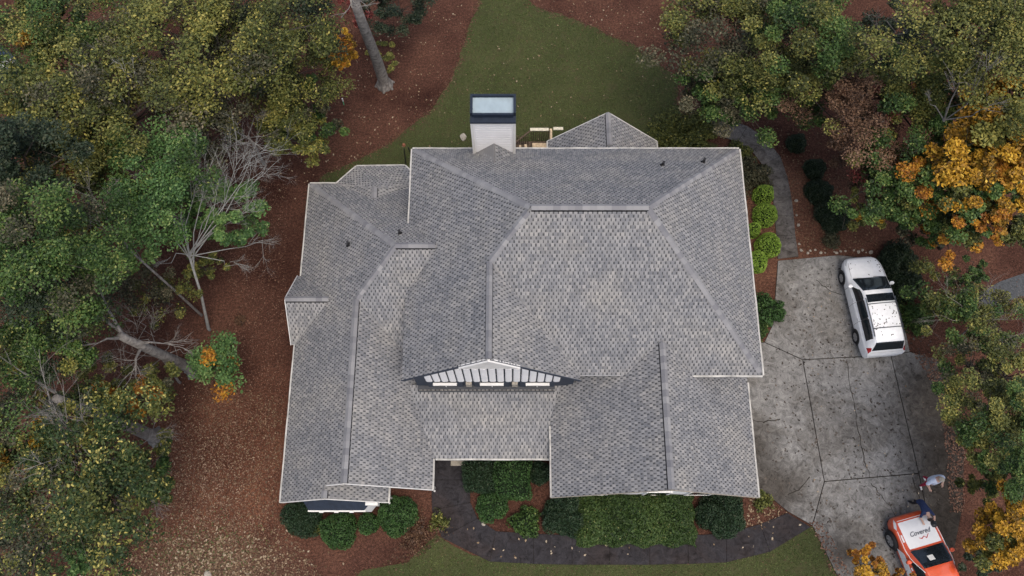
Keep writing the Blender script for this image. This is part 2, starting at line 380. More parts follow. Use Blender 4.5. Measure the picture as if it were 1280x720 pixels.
def shingle(mb, poly):
    P = [Vector(p) for p in poly]
    n = (P[1]-P[0]).cross(P[2]-P[0]).normalized()
    if n.z < 0: n = -n
    u = Vector((0,0,1)).cross(n).normalized(); v = n.cross(u).normalized()
    if v.z < 0: v = -v
    O = min(P, key=lambda p: p.z)
    q = [((p-O).dot(u), (p-O).dot(v)) for p in P]
    u0 = min(a[0] for a in q); u1 = max(a[0] for a in q); v1 = max(a[1] for a in q)
    def spans(vv):
        xs = []
        for k in range(len(q)):
            (a0, b0), (a1, b1) = q[k], q[k-1]
            if (b0 > vv) != (b1 > vv): xs.append(a0+(vv-b0)*(a1-a0)/(b1-b0))
        xs.sort(); return [(xs[k], xs[k+1]) for k in range(0, len(xs)-1, 2)]
    def pick(sp, c):
        if not sp: return None
        return min(sp, key=lambda e: 0 if e[0] <= c <= e[1] else min(abs(c-e[0]), abs(c-e[1])))
    row = 0; v_ = 0.003
    while v_ < v1-.02:
        vt = min(v_+EXPO*.98, v1-.001); sb, st_ = spans(v_+.001), spans(vt)
        k_ = 0; off = (.09 if row % 2 else 0)+random.uniform(-.015, .015)
        while u0-.1+off+k_*.18 < u1:
            w = random.uniform(.105, .130); x = u0-.1+off+k_*.18+random.uniform(-.012, .012); k_ += 1; c_ = x+w/2
            B, Tt = pick(sb, c_), pick(st_, c_)
            if B is None or Tt is None: continue
            cl = lambda a, e: max(e[0]+.004, min(e[1]-.004, a))
            pts = [(cl(x, B), v_), (cl(x+w, B), v_), (cl(x+w, Tt), vt), (cl(x, Tt), vt)]
            if max(pts[1][0]-pts[0][0], pts[2][0]-pts[3][0]) < .015: continue
            mb.tint = random.uniform(.03, 1)
            b0, b1, b2, b3 = [O+u*p[0]+v*p[1]+n*h for p, h in zip(pts, (.016, .016, .005, .005))]
            f0 = O+u*pts[0][0]+v*pts[0][1]+n*.001; f1 = O+u*pts[1][0]+v*pts[1][1]+n*.001
            mb.add([b0, b1, b2, b3, f0, f1], [(0,1,2,3), (4,5,1,0)])
            # the band of darker granules that shows between two teeth
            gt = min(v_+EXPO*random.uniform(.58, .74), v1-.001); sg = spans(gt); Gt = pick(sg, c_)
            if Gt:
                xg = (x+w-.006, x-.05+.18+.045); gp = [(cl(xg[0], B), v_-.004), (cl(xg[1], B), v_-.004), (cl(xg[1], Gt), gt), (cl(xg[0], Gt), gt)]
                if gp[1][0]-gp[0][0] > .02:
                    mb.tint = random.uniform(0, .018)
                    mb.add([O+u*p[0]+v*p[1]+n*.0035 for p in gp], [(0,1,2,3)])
        v_ += EXPO; row += 1
for name, polys in roofs.items():
    mb = MB()
    tabs = MB()
    for p in polys:
        P = [Vector(q) for q in p]
        n = (P[1]-P[0]).cross(P[2]-P[0])
        if n.z < 0: P = P[::-1]
        k = len(P); T = .14 if name != 'cricket_roof' else .05
        lo = [q-Vector((0,0,T)) for q in P]
        mb.mi = 0; mb.add(P, [tuple(range(k))])
        mb.mi = 1; mb.add(lo, [tuple(range(k))[::-1]]); mb.add(P+lo, [(i, k+i, k+(i+1) % k, (i+1) % k) for i in range(k)])
        shingle(tabs, P)
    r = hp(mb.build(name, ['shingle_under', 'white_trim'], house))
    o = tabs.build('shingle_course', 'shingle_tab', r, tint=True, kind='stuff')
# ridge and hip caps, one object per cap shingle
roofobj = {o.name: o for o in house.children}
def cap_line(p0, p1, n1, n2, roof, step=.27, w=.15, start=0):
    ridge = abs(p0[2]-p1[2]) < .2; hh = .055 if ridge else .0; w = .165 if ridge else .14
    p0 = Vector(p0); p1 = Vector(p1); d = (p1-p0); L = d.length; d.normalize()
    a = d.cross(Vector(n1)).normalized(); b_ = d.cross(Vector(n2)).normalized()
    if a.z > 0: a = -a
    if b_.z > 0: b_ = -b_
    if abs(a.z) < 1e-3 and abs(b_.z) < 1e-3: pass
    up = Vector((0,0,1))
    vs = []
    for s_, h in ((0, .046+hh), (step*1.08, .030+hh)):
        for q, ex in ((a*w, .0), (Vector((0,0,0)), .008), (b_*w, .0)): vs.append(d*s_+q+up*(h+ex))
    for q in (a*w, b_*w): vs.append(q+up*.012)
    vs.append(up*.02)
    fs = [(0,1,4,3), (1,2,5,4), (0,6,8,1), (1,8,7,2)]
    kk = len(vs); vs += [a*w*1.25+up*-.03, b_*w*1.25+up*-.03, d*step+a*w*1.25+up*-.03, d*step+b_*w*1.25+up*-.03]
    if ridge: fs += [(0,3,kk+2,kk), (2,kk+1,kk+3,5)]
    me = bpy.data.meshes.new('ridge_shingle'); me.from_pydata([tuple(v) for v in vs], [], fs); me.materials.append(MATS['cap_shingle']); me.materials.append(MATS['rubber_and_ridge_shade'])
    for p_ in me.polygons: p_.material_index = 1 if p_.index >= 4 else 0  # black side faces paint the shade line along a raised ridge
    k = int(L/step)
    for i in range(k):
        o = bpy.data.objects.new('ridge_shingle', me); COL.objects.link(o); o.parent = roofobj[roof]
        o.location = p0+d*(i*step+start)
Nn, Ns, Ne, Nw = (0,PM,1), (0,-PM,1), (PM,0,1), (-PM,0,1)
qn, qs, qe, qw = (0,PQ,1), (0,-PQ,1), (PQ,0,1), (-PQ,0,1)
cap_line((mx0+.1,my1-.1,6.1),(.71,12.45,hr),Nn,Nw,'main_roof')
cap_line((mx1-.1,my1-.1,6.1),(5.03,12.45,hr),Nn,Ne,'main_roof')
cap_line((mx1-.1,my0+.1,6.1),(5.03,12.45,hr),Ns,Ne,'main_roof')
cap_line((gx,gy,gz),(.71,12.45,hr),Ns,Nw,'main_roof')
cap_line((.71,12.45,hr),(5.03,12.45,hr),Nn,Ns,'main_roof')
cap_line((gx,fy+.02,gz),(gx,gy,gz),Ne,Nw,'main_roof')
cap_line((-9.7,17.3,3.09),(-4.8,12.4,7.4),qn,qw,'wing_roof')
cap_line((-6.6,10.6,5.816),(-4.8,12.4,7.4),qs,qw,'wing_roof')
cap_line((-4.8,12.4,7.4),(-3.05,12.4,7.4),qn,qs,'wing_roof')
cap_line((-6.6,2.99,5.816),(-6.6,10.6,5.816),qe,qw,'wing_roof')
cap_line((-7.53,2.47,4.998),(-7.53,3.0,4.998),qe,qw,'wing_roof')
cap_line((-9.96,11,4.6),(-8.0,11,4.6),(0,.98,1),(0,-.98,1),'wing_roof')
cap_line((5.99,2.63,7.17),(5.99,8.5,7.17),(.85,0,1),(-.85,0,1),'garage_roof')
cap_line((4.4,19.48,6.0),(4.4,17.6,6.0),(.98,0,1),(-.98,0,1),'back_porch_roof')
cap_line((-6.42,16.6,4.2),(-6.42,16.0,4.2),(.7,0,1),(-.7,0,1),'bay_roof')

# gutters and rake boards
def edge_trim(name, p0, p1, out, w=.07, h=.11, drop=.02, mat='gutter_white', roof='main_roof', wob=0):
    p0 = Vector(p0); p1 = Vector(p1); o_ = Vector(out)*(w/2+.002); m_ = MB()
    k = max(2, int((p1-p0).length/.6))
    pts = [p0.lerp(p1, i/k)+o_+Vector((0,0,-drop-h/2+.02)) for i in range(k+1)]
    for i in range(k):
        j0 = Vector(out)*wob*math.sin(i*1.7); m_.beam(pts[i]+j0, pts[i+1]+Vector(out)*wob*math.sin((i+1)*1.7), w, h)
    m_.build(name, mat, roofobj[roof])
for a, b_, o_, rf in [((mx0,my1,6),(mx1,my1,6),(0,1,0),'main_roof'), ((mx1,my0,6),(mx1,my1,6),(1,0,0),'main_roof'),
    ((7.05,my0,6),(mx1,my0,6),(0,-1,0),'main_roof'), ((mx0,13.6,6),(mx0,my1,6),(-1,0,0),'main_roof'),
    ((-9.8,12.63,3),(-9.8,17.4,3),(-1,0,0),'wing_roof'), ((-9.8,2.45,3),(-9.8,9.37,3),(-1,0,0),'wing_roof'),
    ((-9.8,17.4,3),(-8.5,17.4,3),(0,1,0),'wing_roof'), ((-3.4,2.97,3),(-3.4,4.26,3),(1,0,0),'wing_roof'), ((-5.26,2.45,3),(-5.26,3.2,3),(1,0,0),'wing_roof'),
    ((-8.5,17.4,3),(-7.6,18.33,3),(-.72,.7,0),'bay_roof'), ((-7.6,18.33,3),(-5.25,18.38,3),(0,1,0),'bay_roof'), ((-5.25,18.38,3),(-4.6,17.7,3),(.72,.69,0),'bay_roof'),
    ((-3.3,4.28,3),(1.67,4.28,3),(0,-1,0),'porch_roof'), ((1.67,2.61,3.5),(1.67,5.6,3.5),(-1,0,0),'garage_roof'), ((10.31,2.61,3.5),(10.31,7.5,3.5),(1,0,0),'garage_roof'),
    ((1.76,17.7,3.4),(1.76,19.5,3.4),(-1,0,0),'back_porch_roof'), ((7.04,17.7,3.4),(7.04,19.5,3.4),(1,0,0),'back_porch_roof')]:
    edge_trim('gutter', a, b_, o_, roof=rf, wob=.008)
for a, b_, o_, rf in [    ((-9.8,2.45,3),(-7.53,2.45,5),(0,-1,0),'wing_roof'), ((-7.53,2.45,5),(-5.26,2.45,3),(0,-1,0),'wing_roof'),
    ((-7.4,2.97,5.12),(-6.6,2.97,5.82),(0,-1,0),'wing_roof'), ((-6.6,2.97,5.82),(-3.4,2.97,3),(0,-1,0),'wing_roof'),
    
    ((-9.98,12.63,3),(-9.98,11,4.6),(-1,0,0),'wing_roof'), ((-9.98,11,4.6),(-9.98,9.37,3),(-1,0,0),'wing_roof'),
    ((1.76,19.5,3.4),(4.4,19.5,6.0),(0,1,0),'back_porch_roof'), ((4.4,19.5,6.0),(7.04,19.5,3.4),(0,1,0),'back_porch_roof')]:
    edge_trim('rake_board', a, b_, o_, w=.025, h=.15, drop=.02, mat='white_trim', roof=rf)
for a, b_ in (((mx0,fy,6),(gx,fy,gz)), ((gx,fy,gz),(gxe,fy,6))): edge_trim('rake_board', a, b_, (0,-1,0), w=.025, h=.15, mat='slate_siding')
for a, b_ in (((1.67,2.61,3.5),(5.99,2.61,7.17)), ((5.99,2.61,7.17),(10.31,2.61,3.5))): edge_trim('rake_board', a, b_, (0,-1,0), w=.02, h=.12, mat='step_stone', roof='garage_roof')
# downspouts at the corners
for (x, y, z) in [(-3.3,2.92,2.9),(-5.2,2.42,2.9)]:
    m_ = MB(); m_.tube([(x,y,z),(x-.1,y+.1,z-.15),(x-.25,y+.35,z-.3),(x-.25,y+.38,.1)], .045, 8); hp(m_.build('downspout', 'gutter_white', house))

# walls
def wall(name, pts, z0, z1, mat='white_siding'):
    m_ = MB(); m_.prism(pts, z0, z1); return hp(m_.build(name, mat, house))
def rect(x0, x1, y0, y1): return [(x0,y0),(x1,y0),(x1,y1),(x0,y1)]
wall('wall', rect(-4.1, 9.85, 7.8, 17.3), 0, 5.86); wall('wall', rect(-4.1, 2.5, 7.3, 7.796), 0, 5.86); wall('wall', rect(-9.4, -4.104, 3.3, 17.05), 0, 2.86)
wall('wall', rect(2.05, 9.95, 2.95, 7.296), 0, 3.36); wall('wall', rect(2.1, 6.7, 17.304, 19.2), 0, 3.26)
wall('wall', rect(-9.4, -5.6, 2.8, 3.296), 0, 2.86)
wall('wall', [(-8.3,17.054),(-4.5,17.054),(-5.35,18.0),(-7.5,17.97)], 0, 2.86)
def gable_wall(x0, x1, xr, y, z0, zr, t_=.12, mat='white_siding', axis='y'):
    m_ = MB(); pts = [(x0,z0),(x1,z0),(xr,zr)]
    if axis == 'y': vs = [(p[0],y,p[1]) for p in pts]+[(p[0],y+t_,p[1]) for p in pts]
    else: vs = [(y,p[0],p[1]) for p in pts]+[(y+t_,p[0],p[1]) for p in pts]
    m_.add(vs, [(0,1,2),(5,4,3),(0,3,4,1),(1,4,5,2),(2,5,3,0)]); return hp(m_.build('gable_wall', mat, house))
fg = gable_wall(-4.3, 2.6, gx, 7.302, 5.864, gz-.22, mat='slate_siding')
gable_wall(-6.95, -3.55, -6.6+.0, 3.302, 2.864, 5.55); gable_wall(-9.6, -5.45, -7.53, 2.802, 2.864, 4.75)
gable_wall(1.9, 10.1, 5.99, 2.952, 3.364, 6.95); gable_wall(1.95, 6.85, 4.4, 19.08, 3.264, 5.75)
gable_wall(9.6, 12.4, 11, -9.52, 2.864, 4.35, axis='x')
# front gable: white vertical boards on dark siding, dark band under, head boards, shutters, flashing
m_ = MB(); m_.box(-4.08, 2.62, 7.262, 7.298, 3.95, 5.86); hp(m_.build('dark_band', 'slate_siding', house))
for k in range(17):
    x = gx-8*.333+k*.333+.05
    ztop = 6+(3.625-abs(x-gx))*PM-.42
    if ztop < 5.14: continue
    m_ = MB(); w_ = .134; m_.prism([(x-w_,7.258),(x-w_,7.22),(x-w_*.6,7.195),(x+w_*.6,7.195),(x+w_,7.22),(x+w_,7.258)], 5.02, min(7.3, ztop)); hp(m_.build('siding_board', 'white_siding', house))
for x in (-2.83, -.85, 1.08):
    m_ = MB(); m_.box(x-.46, x+.46, 7.20, 7.26, 4.02, 4.68); o = hp(m_.build('window', 'dark_glass', house))
    m_ = MB(); m_.box(x-.50, x+.50, 7.09, 7.205, 4.70, 4.80); m_.build('head_board', 'white_trim', o)
    m_ = MB(); m_.box(x-.02, x+.02, 7.185, 7.199, 4.02, 4.68); m_.build('mullion', 'white_trim', o)
    for s_ in (-1, 1):
        m_ = MB(); m_.box(x+s_*.62-.12, x+s_*.62+.12, 7.20, 7.258, 4.0, 4.86); m_.build('shutter', 'slate_siding', o)
for x in (-1.83, .12):
    m_ = MB(); m_.box(x-.12, x+.12, 7.13, 7.258, 4.30, 4.78); hp(m_.build('bracket', 'step_stone', house))
m_ = MB(); m_.box(-4.05, 1.85, 7.10, 7.255, 3.95, 4.02); m_.box(-4.05, 1.85, 7.0, 7.04, 3.84, 3.93); hp(m_.build('flashing', 'flashing', house))
# small white collars on the gable peak
m_ = MB()
for s_ in (-1, 1):
    pk = Vector((gx, fy-.02, gz+.03)); e = Vector((gx+s_*1.15, fy-.02, gz+.03-1.15*PM))
    a_ = (e-pk); m_.beam(pk+Vector((0,0,-.06)), e+Vector((0,0,-.06)), .14, .06)
hp(m_.build('peak_flashing', 'white_trim', house))
m_ = MB(); tri = [(gx-1.45, gz-1.55), (gx+1.45, gz-1.55), (gx, gz-.12)]
m_.add([(a_, 7.06, b_) for a_, b_ in tri]+[(a_, 7.12, b_) for a_, b_ in tri], [(0,1,2),(5,4,3),(0,3,4,1),(1,4,5,2),(2,5,3,0)]); hp(m_.build('peak_panel', 'white_trim', house))
# bay window with its dark metal roof, south-west
m_ = MB(); T = [(-9.1,2.8,2.80),(-5.8,2.8,2.80),(-6.35,2.16,2.36),(-8.75,2.16,2.36)]
m_.add(T+[(x,y,z-.05) for x,y,z in T], [(0,3,2,1),(4,5,6,7),(0,1,5,4),(1,2,6,5),(2,3,7,6),(3,0,4,7)]); bw = hp(m_.build('bay_window', 'navy_cap_metal', house))
m_ = MB(); m_.box(-8.78, -6.3, 2.10, 2.18, 2.22, 2.34)
for x in (-8.2, -7.55, -6.9): m_.box(x-.09, x+.09, 2.06, 2.14, 2.30, 2.36)
m_.build('cornice', 'white_trim', bw)
m_ = MB(); m_.prism([(-9.0,2.8),(-8.7,2.2),(-6.35,2.2),(-5.9,2.8)], .5, 2.3); m_.build('bay_wall', 'white_siding', bw)
for x in (-8.2, -7.5, -6.8):
    m_ = MB(); m_.box(x-.28, x+.28, 2.17, 2.198, .8, 2.1); m_.build('pane', 'dark_glass', bw)
m_ = MB(); m_.box(-6.28, -5.75, 2.35, 2.79, 2.1, 2.62); m_.build('corner_post', 'white_trim', bw)
# vents
for (px, py, z) in [(436,306,5.2),(500,292,7.3),(828,207,6.9),(879,203,6.5)]:
    p = at(px, py, z)
    # drop onto whichever roof slope lies under the sight of that pipe
    best = None
    for nm in ('main_roof', 'wing_roof'):
        for pl in roofs[nm]:
            P = [Vector(q) for q in pl]; n = (P[1]-P[0]).cross(P[2]-P[0]); C0 = Vector((0,0,CAM_H)); dr = p-C0
            if abs(n.dot(dr)) < 1e-6: continue
            t_ = n.dot(P[0]-C0)/n.dot(dr); h = C0+dr*t_
            if inside(pl, [h.x], [h.y])[0] and (best is None or t_ < best[0]): best = (t_, h)
    h = best[1]; m_ = MB(); m_.tube([h+Vector((0,0,-.1)), h+Vector((0,0,.34))], .06, 10); v_ = hp(m_.build('vent_pipe', 'black_plastic', house))
    m_ = MB(); m_.tube([h+Vector((0,0,-.16)), h+Vector((0,0,.07))], [.17,.075], 10); m_.build('vent_boot', 'rubber_and_ridge_shade', v_)
# chimney
cx0, cx1, cy0, cy1, cz = -1.66, .10, 17.15, 18.2, 9.15
m_ = MB(); m_.box(cx0, cx1, cy0, cy1, 0, cz); ch = hp(m_.build('chimney', 'white_siding', house))
m_ = MB(); z = 6.2
while z < cz-.16:
    for (xa, xb, ya, yb) in ((cx0+.12, cx1-.12, cy0-.022, cy0), (cx0-.022, cx0, cy0+.1, cy1), (cx1, cx1+.022, cy0+.1, cy1)):
        m_.box(xa, xb, ya, yb, z, z+.125)
    z += .15
m_.build('lap_board', 'white_siding', ch, kind='stuff')
for x in (cx0, cx1):
    m_ = MB(); m_.box(x-.06, x+.06, cy0-.035, cy0+.1, 6.1, cz); m_.build('corner_board', 'white_trim', ch)
m_ = MB(); x0, x1, y0, y1 = cx0-.06, cx1+.06, cy0-.06, cy1+.06; zz = cz
m_.box(x0, x1, y0-.03, y0+.28, zz, zz+.10); m_.box(x0, x1, y1-.08, y1, zz, zz+.34); m_.box(x0, x0+.1, y0+.28, y1-.08, zz, zz+.34); m_.box(x1-.1, x1, y0+.28, y1-.08, zz, zz+.34)
m_.box(x0+.1, x1-.1, y0+.20, y0+.28, zz+.10, zz+.34)
m_.build('chimney_cap', 'navy_cap_metal', ch)
m_ = MB(); m_.add([(x0+.1,y0+.28,zz+.10),(x1-.1,y0+.28,zz+.10),(x1-.1,y1-.08,zz+.19),(x0+.1,y1-.08,zz+.19)], [(0,1,2,3)]); m_.build('cap_pan', 'pan_metal', ch)
m_ = MB(); m_.box(x0+.03, x1-.03, y0-.012, y0+.04, zz-.13, zz); m_.build('frieze_board', 'white_trim', ch)

# openings on the walls nearer the ground
def opening(name, x0, x1, y0, y1, z0, z1, glassm='dark_glass'):
    m_ = MB(); m_.box(x0, x1, y0, y1, z0, z1); o = hp(m_.build(name, glassm, house))
    m_ = MB(); f_ = .07
    if x1-x0 > y1-y0:
        for a in ((x0-f_, x0+.01), (x1-.01, x1+f_)): m_.box(a[0], a[1], y0-.02, y1+.02, z0-f_, z1+f_)
        for a in ((z0-f_, z0+.01), (z1-.01, z1+f_)): m_.box(x0+.012, x1-.012, y0-.015, y1+.015, a[0], a[1])
    else:
        for a in ((y0-f_, y0+.01), (y1-.01, y1+f_)): m_.box(x0-.02, x1+.02, a[0], a[1], z0-f_, z1+f_)
        for a in ((z0-f_, z0+.01), (z1-.01, z1+f_)): m_.box(x0-.015, x1+.015, y0+.012, y1-.012, a[0], a[1])
    m_.build('frame', 'white_trim', o); return o
opening('garage_door', 9.96, 10.0, 3.3, 5.1, .06, 2.2, 'garage_door_paint'); opening('garage_door', 9.96, 10.0, 5.4, 7.2, .06, 2.2, 'garage_door_paint')
opening('front_door', -1.4, -.45, 7.26, 7.29, .3, 2.4, 'slate_siding'); opening('window', .2, 1.3, 7.26, 7.29, .9, 2.3)
for x in (3.2, 5.9, 7.8): opening('window', x, x+1.0, 2.91, 2.94, .9, 2.3)
for y in (9.0, 12.0, 15.0): opening('window', 9.86, 9.89, y, y+1, 3.8, 5.2)
m_ = MB(); m_.box(-3.1, 1.6, 4.75, 7.25, .0, .28); hp(m_.build('porch_floor', 'step_stone', house))
for x in (-2.9, -.9, 1.3):
    m_ = MB(); m_.box(x-.09, x+.09, 4.82, 5.0, .28, 2.95); hp(m_.build('porch_post', 'white_trim', house))
m_ = MB(); m_.box(-2.85, -2.2, 4.30, 4.72, 0, .12); hp(m_.build('doorstep', 'step_stone', house))

# ---- back deck
dk = empty('back_deck', (1.6, 20.2, 0), label='weathered wooden deck with pale rail caps beside the back porch gable', cat='deck')
def dp(o): o.location = (-1.6, -20.2, 0); return o
for i in range(24):
    m_ = MB(); x = -.05+i*.15
    if x > 2.05: break
    m_.box(x, x+.135, 17.3, 20.9, .86, .89); dp(m_.build('deck_plank', 'weathered_lumber', dk))
m_ = MB(); m_.box(-.05, 2.1, 20.86, 20.9, .65, .858); m_.box(-.05, -.01, 17.3, 20.86, .65, .858); m_.box(2.06,2.1,17.3,20.86,.65,.858); dp(m_.build('rim_joist', 'weathered_lumber', dk))
for (a, b_) in (((.93,21.0,1.93),(1.88,21.0,1.93)), ((2.12,21.05,1.93),(2.62,21.05,1.93))):
    m_ = MB(); m_.beam(a, b_, .16, .05); dp(m_.build('rail_cap', 'bleached_lumber', dk))
m_ = MB(); m_.beam((2.0,20.1,1.95),(2.0,20.95,1.95), .10, .05); dp(m_.build('rail_cap', 'pale_lumber', dk))
for x in [1.0+.11*k for k in range(9)]:
    m_ = MB(); m_.box(x-.018, x+.018, 20.98, 21.02, .75, 1.90); dp(m_.build('baluster', 'weathered_lumber', dk))
for k in range(8):
    m_ = MB(); x = .05+.11*k; z = .7-.04*k; m_.box(x-.018, x+.018, 20.7-.0*k, 20.74, .3, 1.75); dp(m_.build('baluster', 'weathered_lumber', dk))
m_ = MB(); m_.beam((-.02,20.35,1.45),(.95,20.95,1.90), .08, .05); dp(m_.build('rail_cap', 'weathered_lumber', dk))
for k in range(4):
    m_ = MB(); m_.box(1.05, 1.78, 20.08+.12*k, 20.19+.12*k, 1.30, 1.34); dp(m_.build('bench_slat', 'pale_lumber', dk))
for (x, w, z) in ((.42, .10, 1.62), (.70, .12, 1.70)):
    m_ = MB(); m_.box(x-w/2, x+w/2, 20.0, 20.28, .9, z); dp(m_.build('post', 'pale_lumber', dk))
for x in (0, 2.0):
    m_ = MB(); m_.box(x-.05, x+.05, 20.7, 20.8, 0, .85); dp(m_.build('post', 'weathered_lumber', dk))
m_ = MB(); m_.box(1.93, 2.05, 20.95, 21.05, 0, 1.93); dp(m_.build('post', 'pale_lumber', dk))


# ================================================================== VEGETATION
G = lambda r, g_, b_: (r, g_, b_)
PAL = {
 'leaf_olive':   [G(0.0244,0.0317,0.0098), G(0.0537,0.0659,0.0171), G(0.0976,0.1098,0.0268), G(0.1647,0.1647,0.0415), G(0.3050,0.2684,0.0671)],
 'leaf_green':   [G(0.0130,0.0283,0.0083), G(0.0283,0.0590,0.0142), G(0.0484,0.0944,0.0212), G(0.0850,0.1392,0.0330), G(0.1888,0.2124,0.0590)],
 'leaf_bright':  [G(0.0250,0.0575,0.0175), G(0.0475,0.1025,0.0300), G(0.0750,0.1500,0.0425), G(0.1125,0.1938,0.0575), G(0.2000,0.2625,0.0875)],
 'leaf_dark':    [G(.009,.017,.010), G(.016,.028,.015), G(.024,.039,.020), G(.036,.050,.026), G(.070,.075,.042)],
 'leaf_yellowgreen': [G(0.0336,0.0432,0.0120), G(0.0696,0.0840,0.0192), G(0.1140,0.1224,0.0288), G(0.1920,0.1800,0.0408), G(0.3600,0.3120,0.0780)],
 'leaf_gold':    [G(0.0990,0.0605,0.0110), G(0.2200,0.1155,0.0132), G(0.3740,0.1980,0.0176), G(0.4840,0.2750,0.0242), G(0.5720,0.3740,0.0550)],
 'leaf_orange':  [G(.10,.040,.010), G(.21,.080,.012), G(.33,.135,.016), G(.42,.20,.020), G(.48,.29,.04)],
 'leaf_rust':    [G(.034,.020,.014), G(.072,.040,.025), G(.115,.064,.038), G(.165,.095,.055), G(.23,.15,.09)],
 'leaf_drab':    [G(.020,.023,.012), G(.040,.042,.022), G(.066,.066,.036), G(.105,.098,.058), G(.18,.15,.09)],
 'leaf_red':     [G(.05,.014,.014), G(.10,.022,.020), G(.15,.035,.028), G(.20,.055,.045), G(.26,.09,.07)],
 'leaf_speckle': [G(0.0112,0.0246,0.0078), G(0.0224,0.0448,0.0123), G(0.0426,0.0672,0.0190), G(0.0840,0.0986,0.0291), G(0.4704,0.4032,0.1120)],
 'leaf_box':     [G(.016,.036,.012), G(.026,.060,.017), G(.038,.088,.022), G(.056,.118,.030), G(.13,.17,.07)],
 'leaf_boxdark': [G(.010,.022,.012), G(.016,.034,.016), G(.022,.046,.021), G(.032,.058,.026), G(.10,.11,.07)],
 'leaf_lime':    [G(.085,.15,.020), G(.13,.22,.028), G(.18,.29,.038), G(.24,.35,.055), G(.32,.42,.09)],
 'leaf_pale':    [G(.20,.17,.07), G(.30,.26,.11), G(.38,.32,.16), G(.44,.38,.22), G(.50,.44,.28)],
}
for k, v in PAL.items(): foliage(k, v)

def crown_clumps(c, r, h, n, lump=.35, fill=.35):
    """clump centres spread through an uneven, top-heavy crown"""
    ph = [random.uniform(0, 6.28) for _ in range(4)]; out = []
    while len(out) < n:
        d = Vector((random.gauss(0,1), random.gauss(0,1), random.gauss(0,1)+.35)).normalized()
        az = math.atan2(d.y, d.x)
        rr = 1+lump*(.55*math.sin(2*az+ph[0])+.45*math.sin(3*az+ph[1])+.3*math.sin(5*az+ph[2]))
        s = (fill+(1-fill)*random.random()**.45)*rr
        s *= .94; out.append(Vector((c[0]+d.x*r*s, c[1]+d.y*r*s, c[2]+d.z*h*.5*s)))
    return out
def clump_leaves(clumps, cr, nleaf, flat=.45):
    P = np.empty((len(clumps)*nleaf, 3)); T = np.empty(len(P))
    for i, c in enumerate(clumps):
        q = RNG.normal(size=(nleaf, 3)); q /= np.linalg.norm(q, axis=1)[:, None]
        q *= (RNG.random(nleaf)**.5)[:, None]*cr*random.uniform(.65, 1.35); q[:, 2] *= flat
        P[i*nleaf:(i+1)*nleaf] = q+np.array(c)
        T[i*nleaf:(i+1)*nleaf] = np.clip(random.uniform(.10, .66)+RNG.normal(size=nleaf)*.20, 0, 1)
    k = RNG.random(len(P)) < .05; T[k] = RNG.uniform(.8, 1, k.sum())
    return P, T
LEAFC = [0]
def tree(px, py, zc, r, h, pal, label, name='deciduous_tree', cat='tree', n=40, nl=260, ls=.17, bark='dark_bark', mixpal=None, mixf=.2,
         trunk=True, group=None, clr=.24, lump=.35, lean=(0, 0), fill=.35, flat=.45, up=.6):
    """a tree whose crown is centred at height zc"""
    k0 = random.uniform(.52, .80) if (px < 210 or px > 1190) else random.uniform(.54, .68); z2 = zc*k0 if zc > 4.5 else zc*.8; r *= (CAM_H-z2)/(CAM_H-zc)*1.0; h *= .85; zc = max(z2, h*.45)
    n = int(n*1.5); nl = int(nl*1.15); ls *= random.uniform(.66, .84); clr *= .78 if clr < .3 else 1; fill *= .8
    c = at(px, py, zc); g0 = at(px, py, 0); lf = .72
    lean = ((c.x-g0.x)*lf, (c.y-g0.y)*lf); base = Vector((c.x-lean[0], c.y-lean[1], 0))
    root = empty(name, base, label=label, cat=cat, group=group)
    cl = crown_clumps((c.x, c.y, zc), r, h, n, lump, fill)
    cl = [q if q.z > .5 else Vector((q.x, q.y, .5)) for q in cl]
    accent = None
    if n > 26 and pal not in ('leaf_dark', 'leaf_gold', 'leaf_bright'):
        accent = random.choice(['leaf_olive', 'leaf_drab', 'leaf_drab', 'leaf_yellowgreen'] if c.x < 0 else ['leaf_yellowgreen', 'leaf_drab', 'leaf_green'])
        rest = []; acc = []
        for q_ in cl: (acc if random.random() < .11 else rest).append(q_)
        cl_all = cl; cl = rest
    groups = [(pal, [])] if not mixpal else [(pal, []), (mixpal, [])]
    if mixpal:
        seeds = [random.choice(cl) for _ in range(6)]
        ds = sorted(cl, key=lambda q: min((q-s).length for s in seeds)+random.uniform(0, r*.55)); k = int(len(cl)*mixf)
        groups[1][1].extend(ds[:k]); groups[0][1].extend(ds[k:])
    else: groups[0][1].extend(cl)
    if accent: groups.append((accent, acc))
    # the crown, and the clusters of another leaf colour in it
    for gi, (pl, cs) in enumerate(groups):
        if not cs: continue
        P, T = clump_leaves(cs, r*clr, nl, flat)
        P -= np.array(base); LEAFC[0] += len(P)
        linkm('crown' if gi == 0 else 'leaf_cluster', leaf_mesh('crown', P, ls, T, up), root, pl, kind=None if gi == 0 else 'stuff')
    if trunk:
        m_ = MB(); tr = max(.05, zc*.016); top = Vector((lean[0], lean[1], zc-h*.15))
        mid = Vector((lean[0]*.5+random.uniform(-.2,.2), lean[1]*.5+random.uniform(-.2,.2), zc*.5))
        m_.tube([(0,0,-.1), (0,0,.3), mid, top], [tr*1.6, tr*1.1, tr*.8, tr*.35], 9)
        t_ = m_.build('trunk', bark, root, smooth=True); m_ = MB()
        for q in random.sample(cl, min(len(cl), 16)):
            q = q-base; s = random.uniform(.35, .95); st = mid.lerp(top, s)
            md = st.lerp(q, .5)+Vector((random.uniform(-.3,.3), random.uniform(-.3,.3), .25))
            m_.tube([st, md, q], [tr*.38, tr*.22, tr*.07], 5, cap=False)
            for _ in range(2):
                e = q+Vector((random.gauss(0,1), random.gauss(0,1), random.gauss(0,.4)))*r*.22
                m_.tube([md.lerp(q, .6), e], [tr*.10, tr*.035], 4, cap=False)
        m_.build('limb', bark, root)
    return root

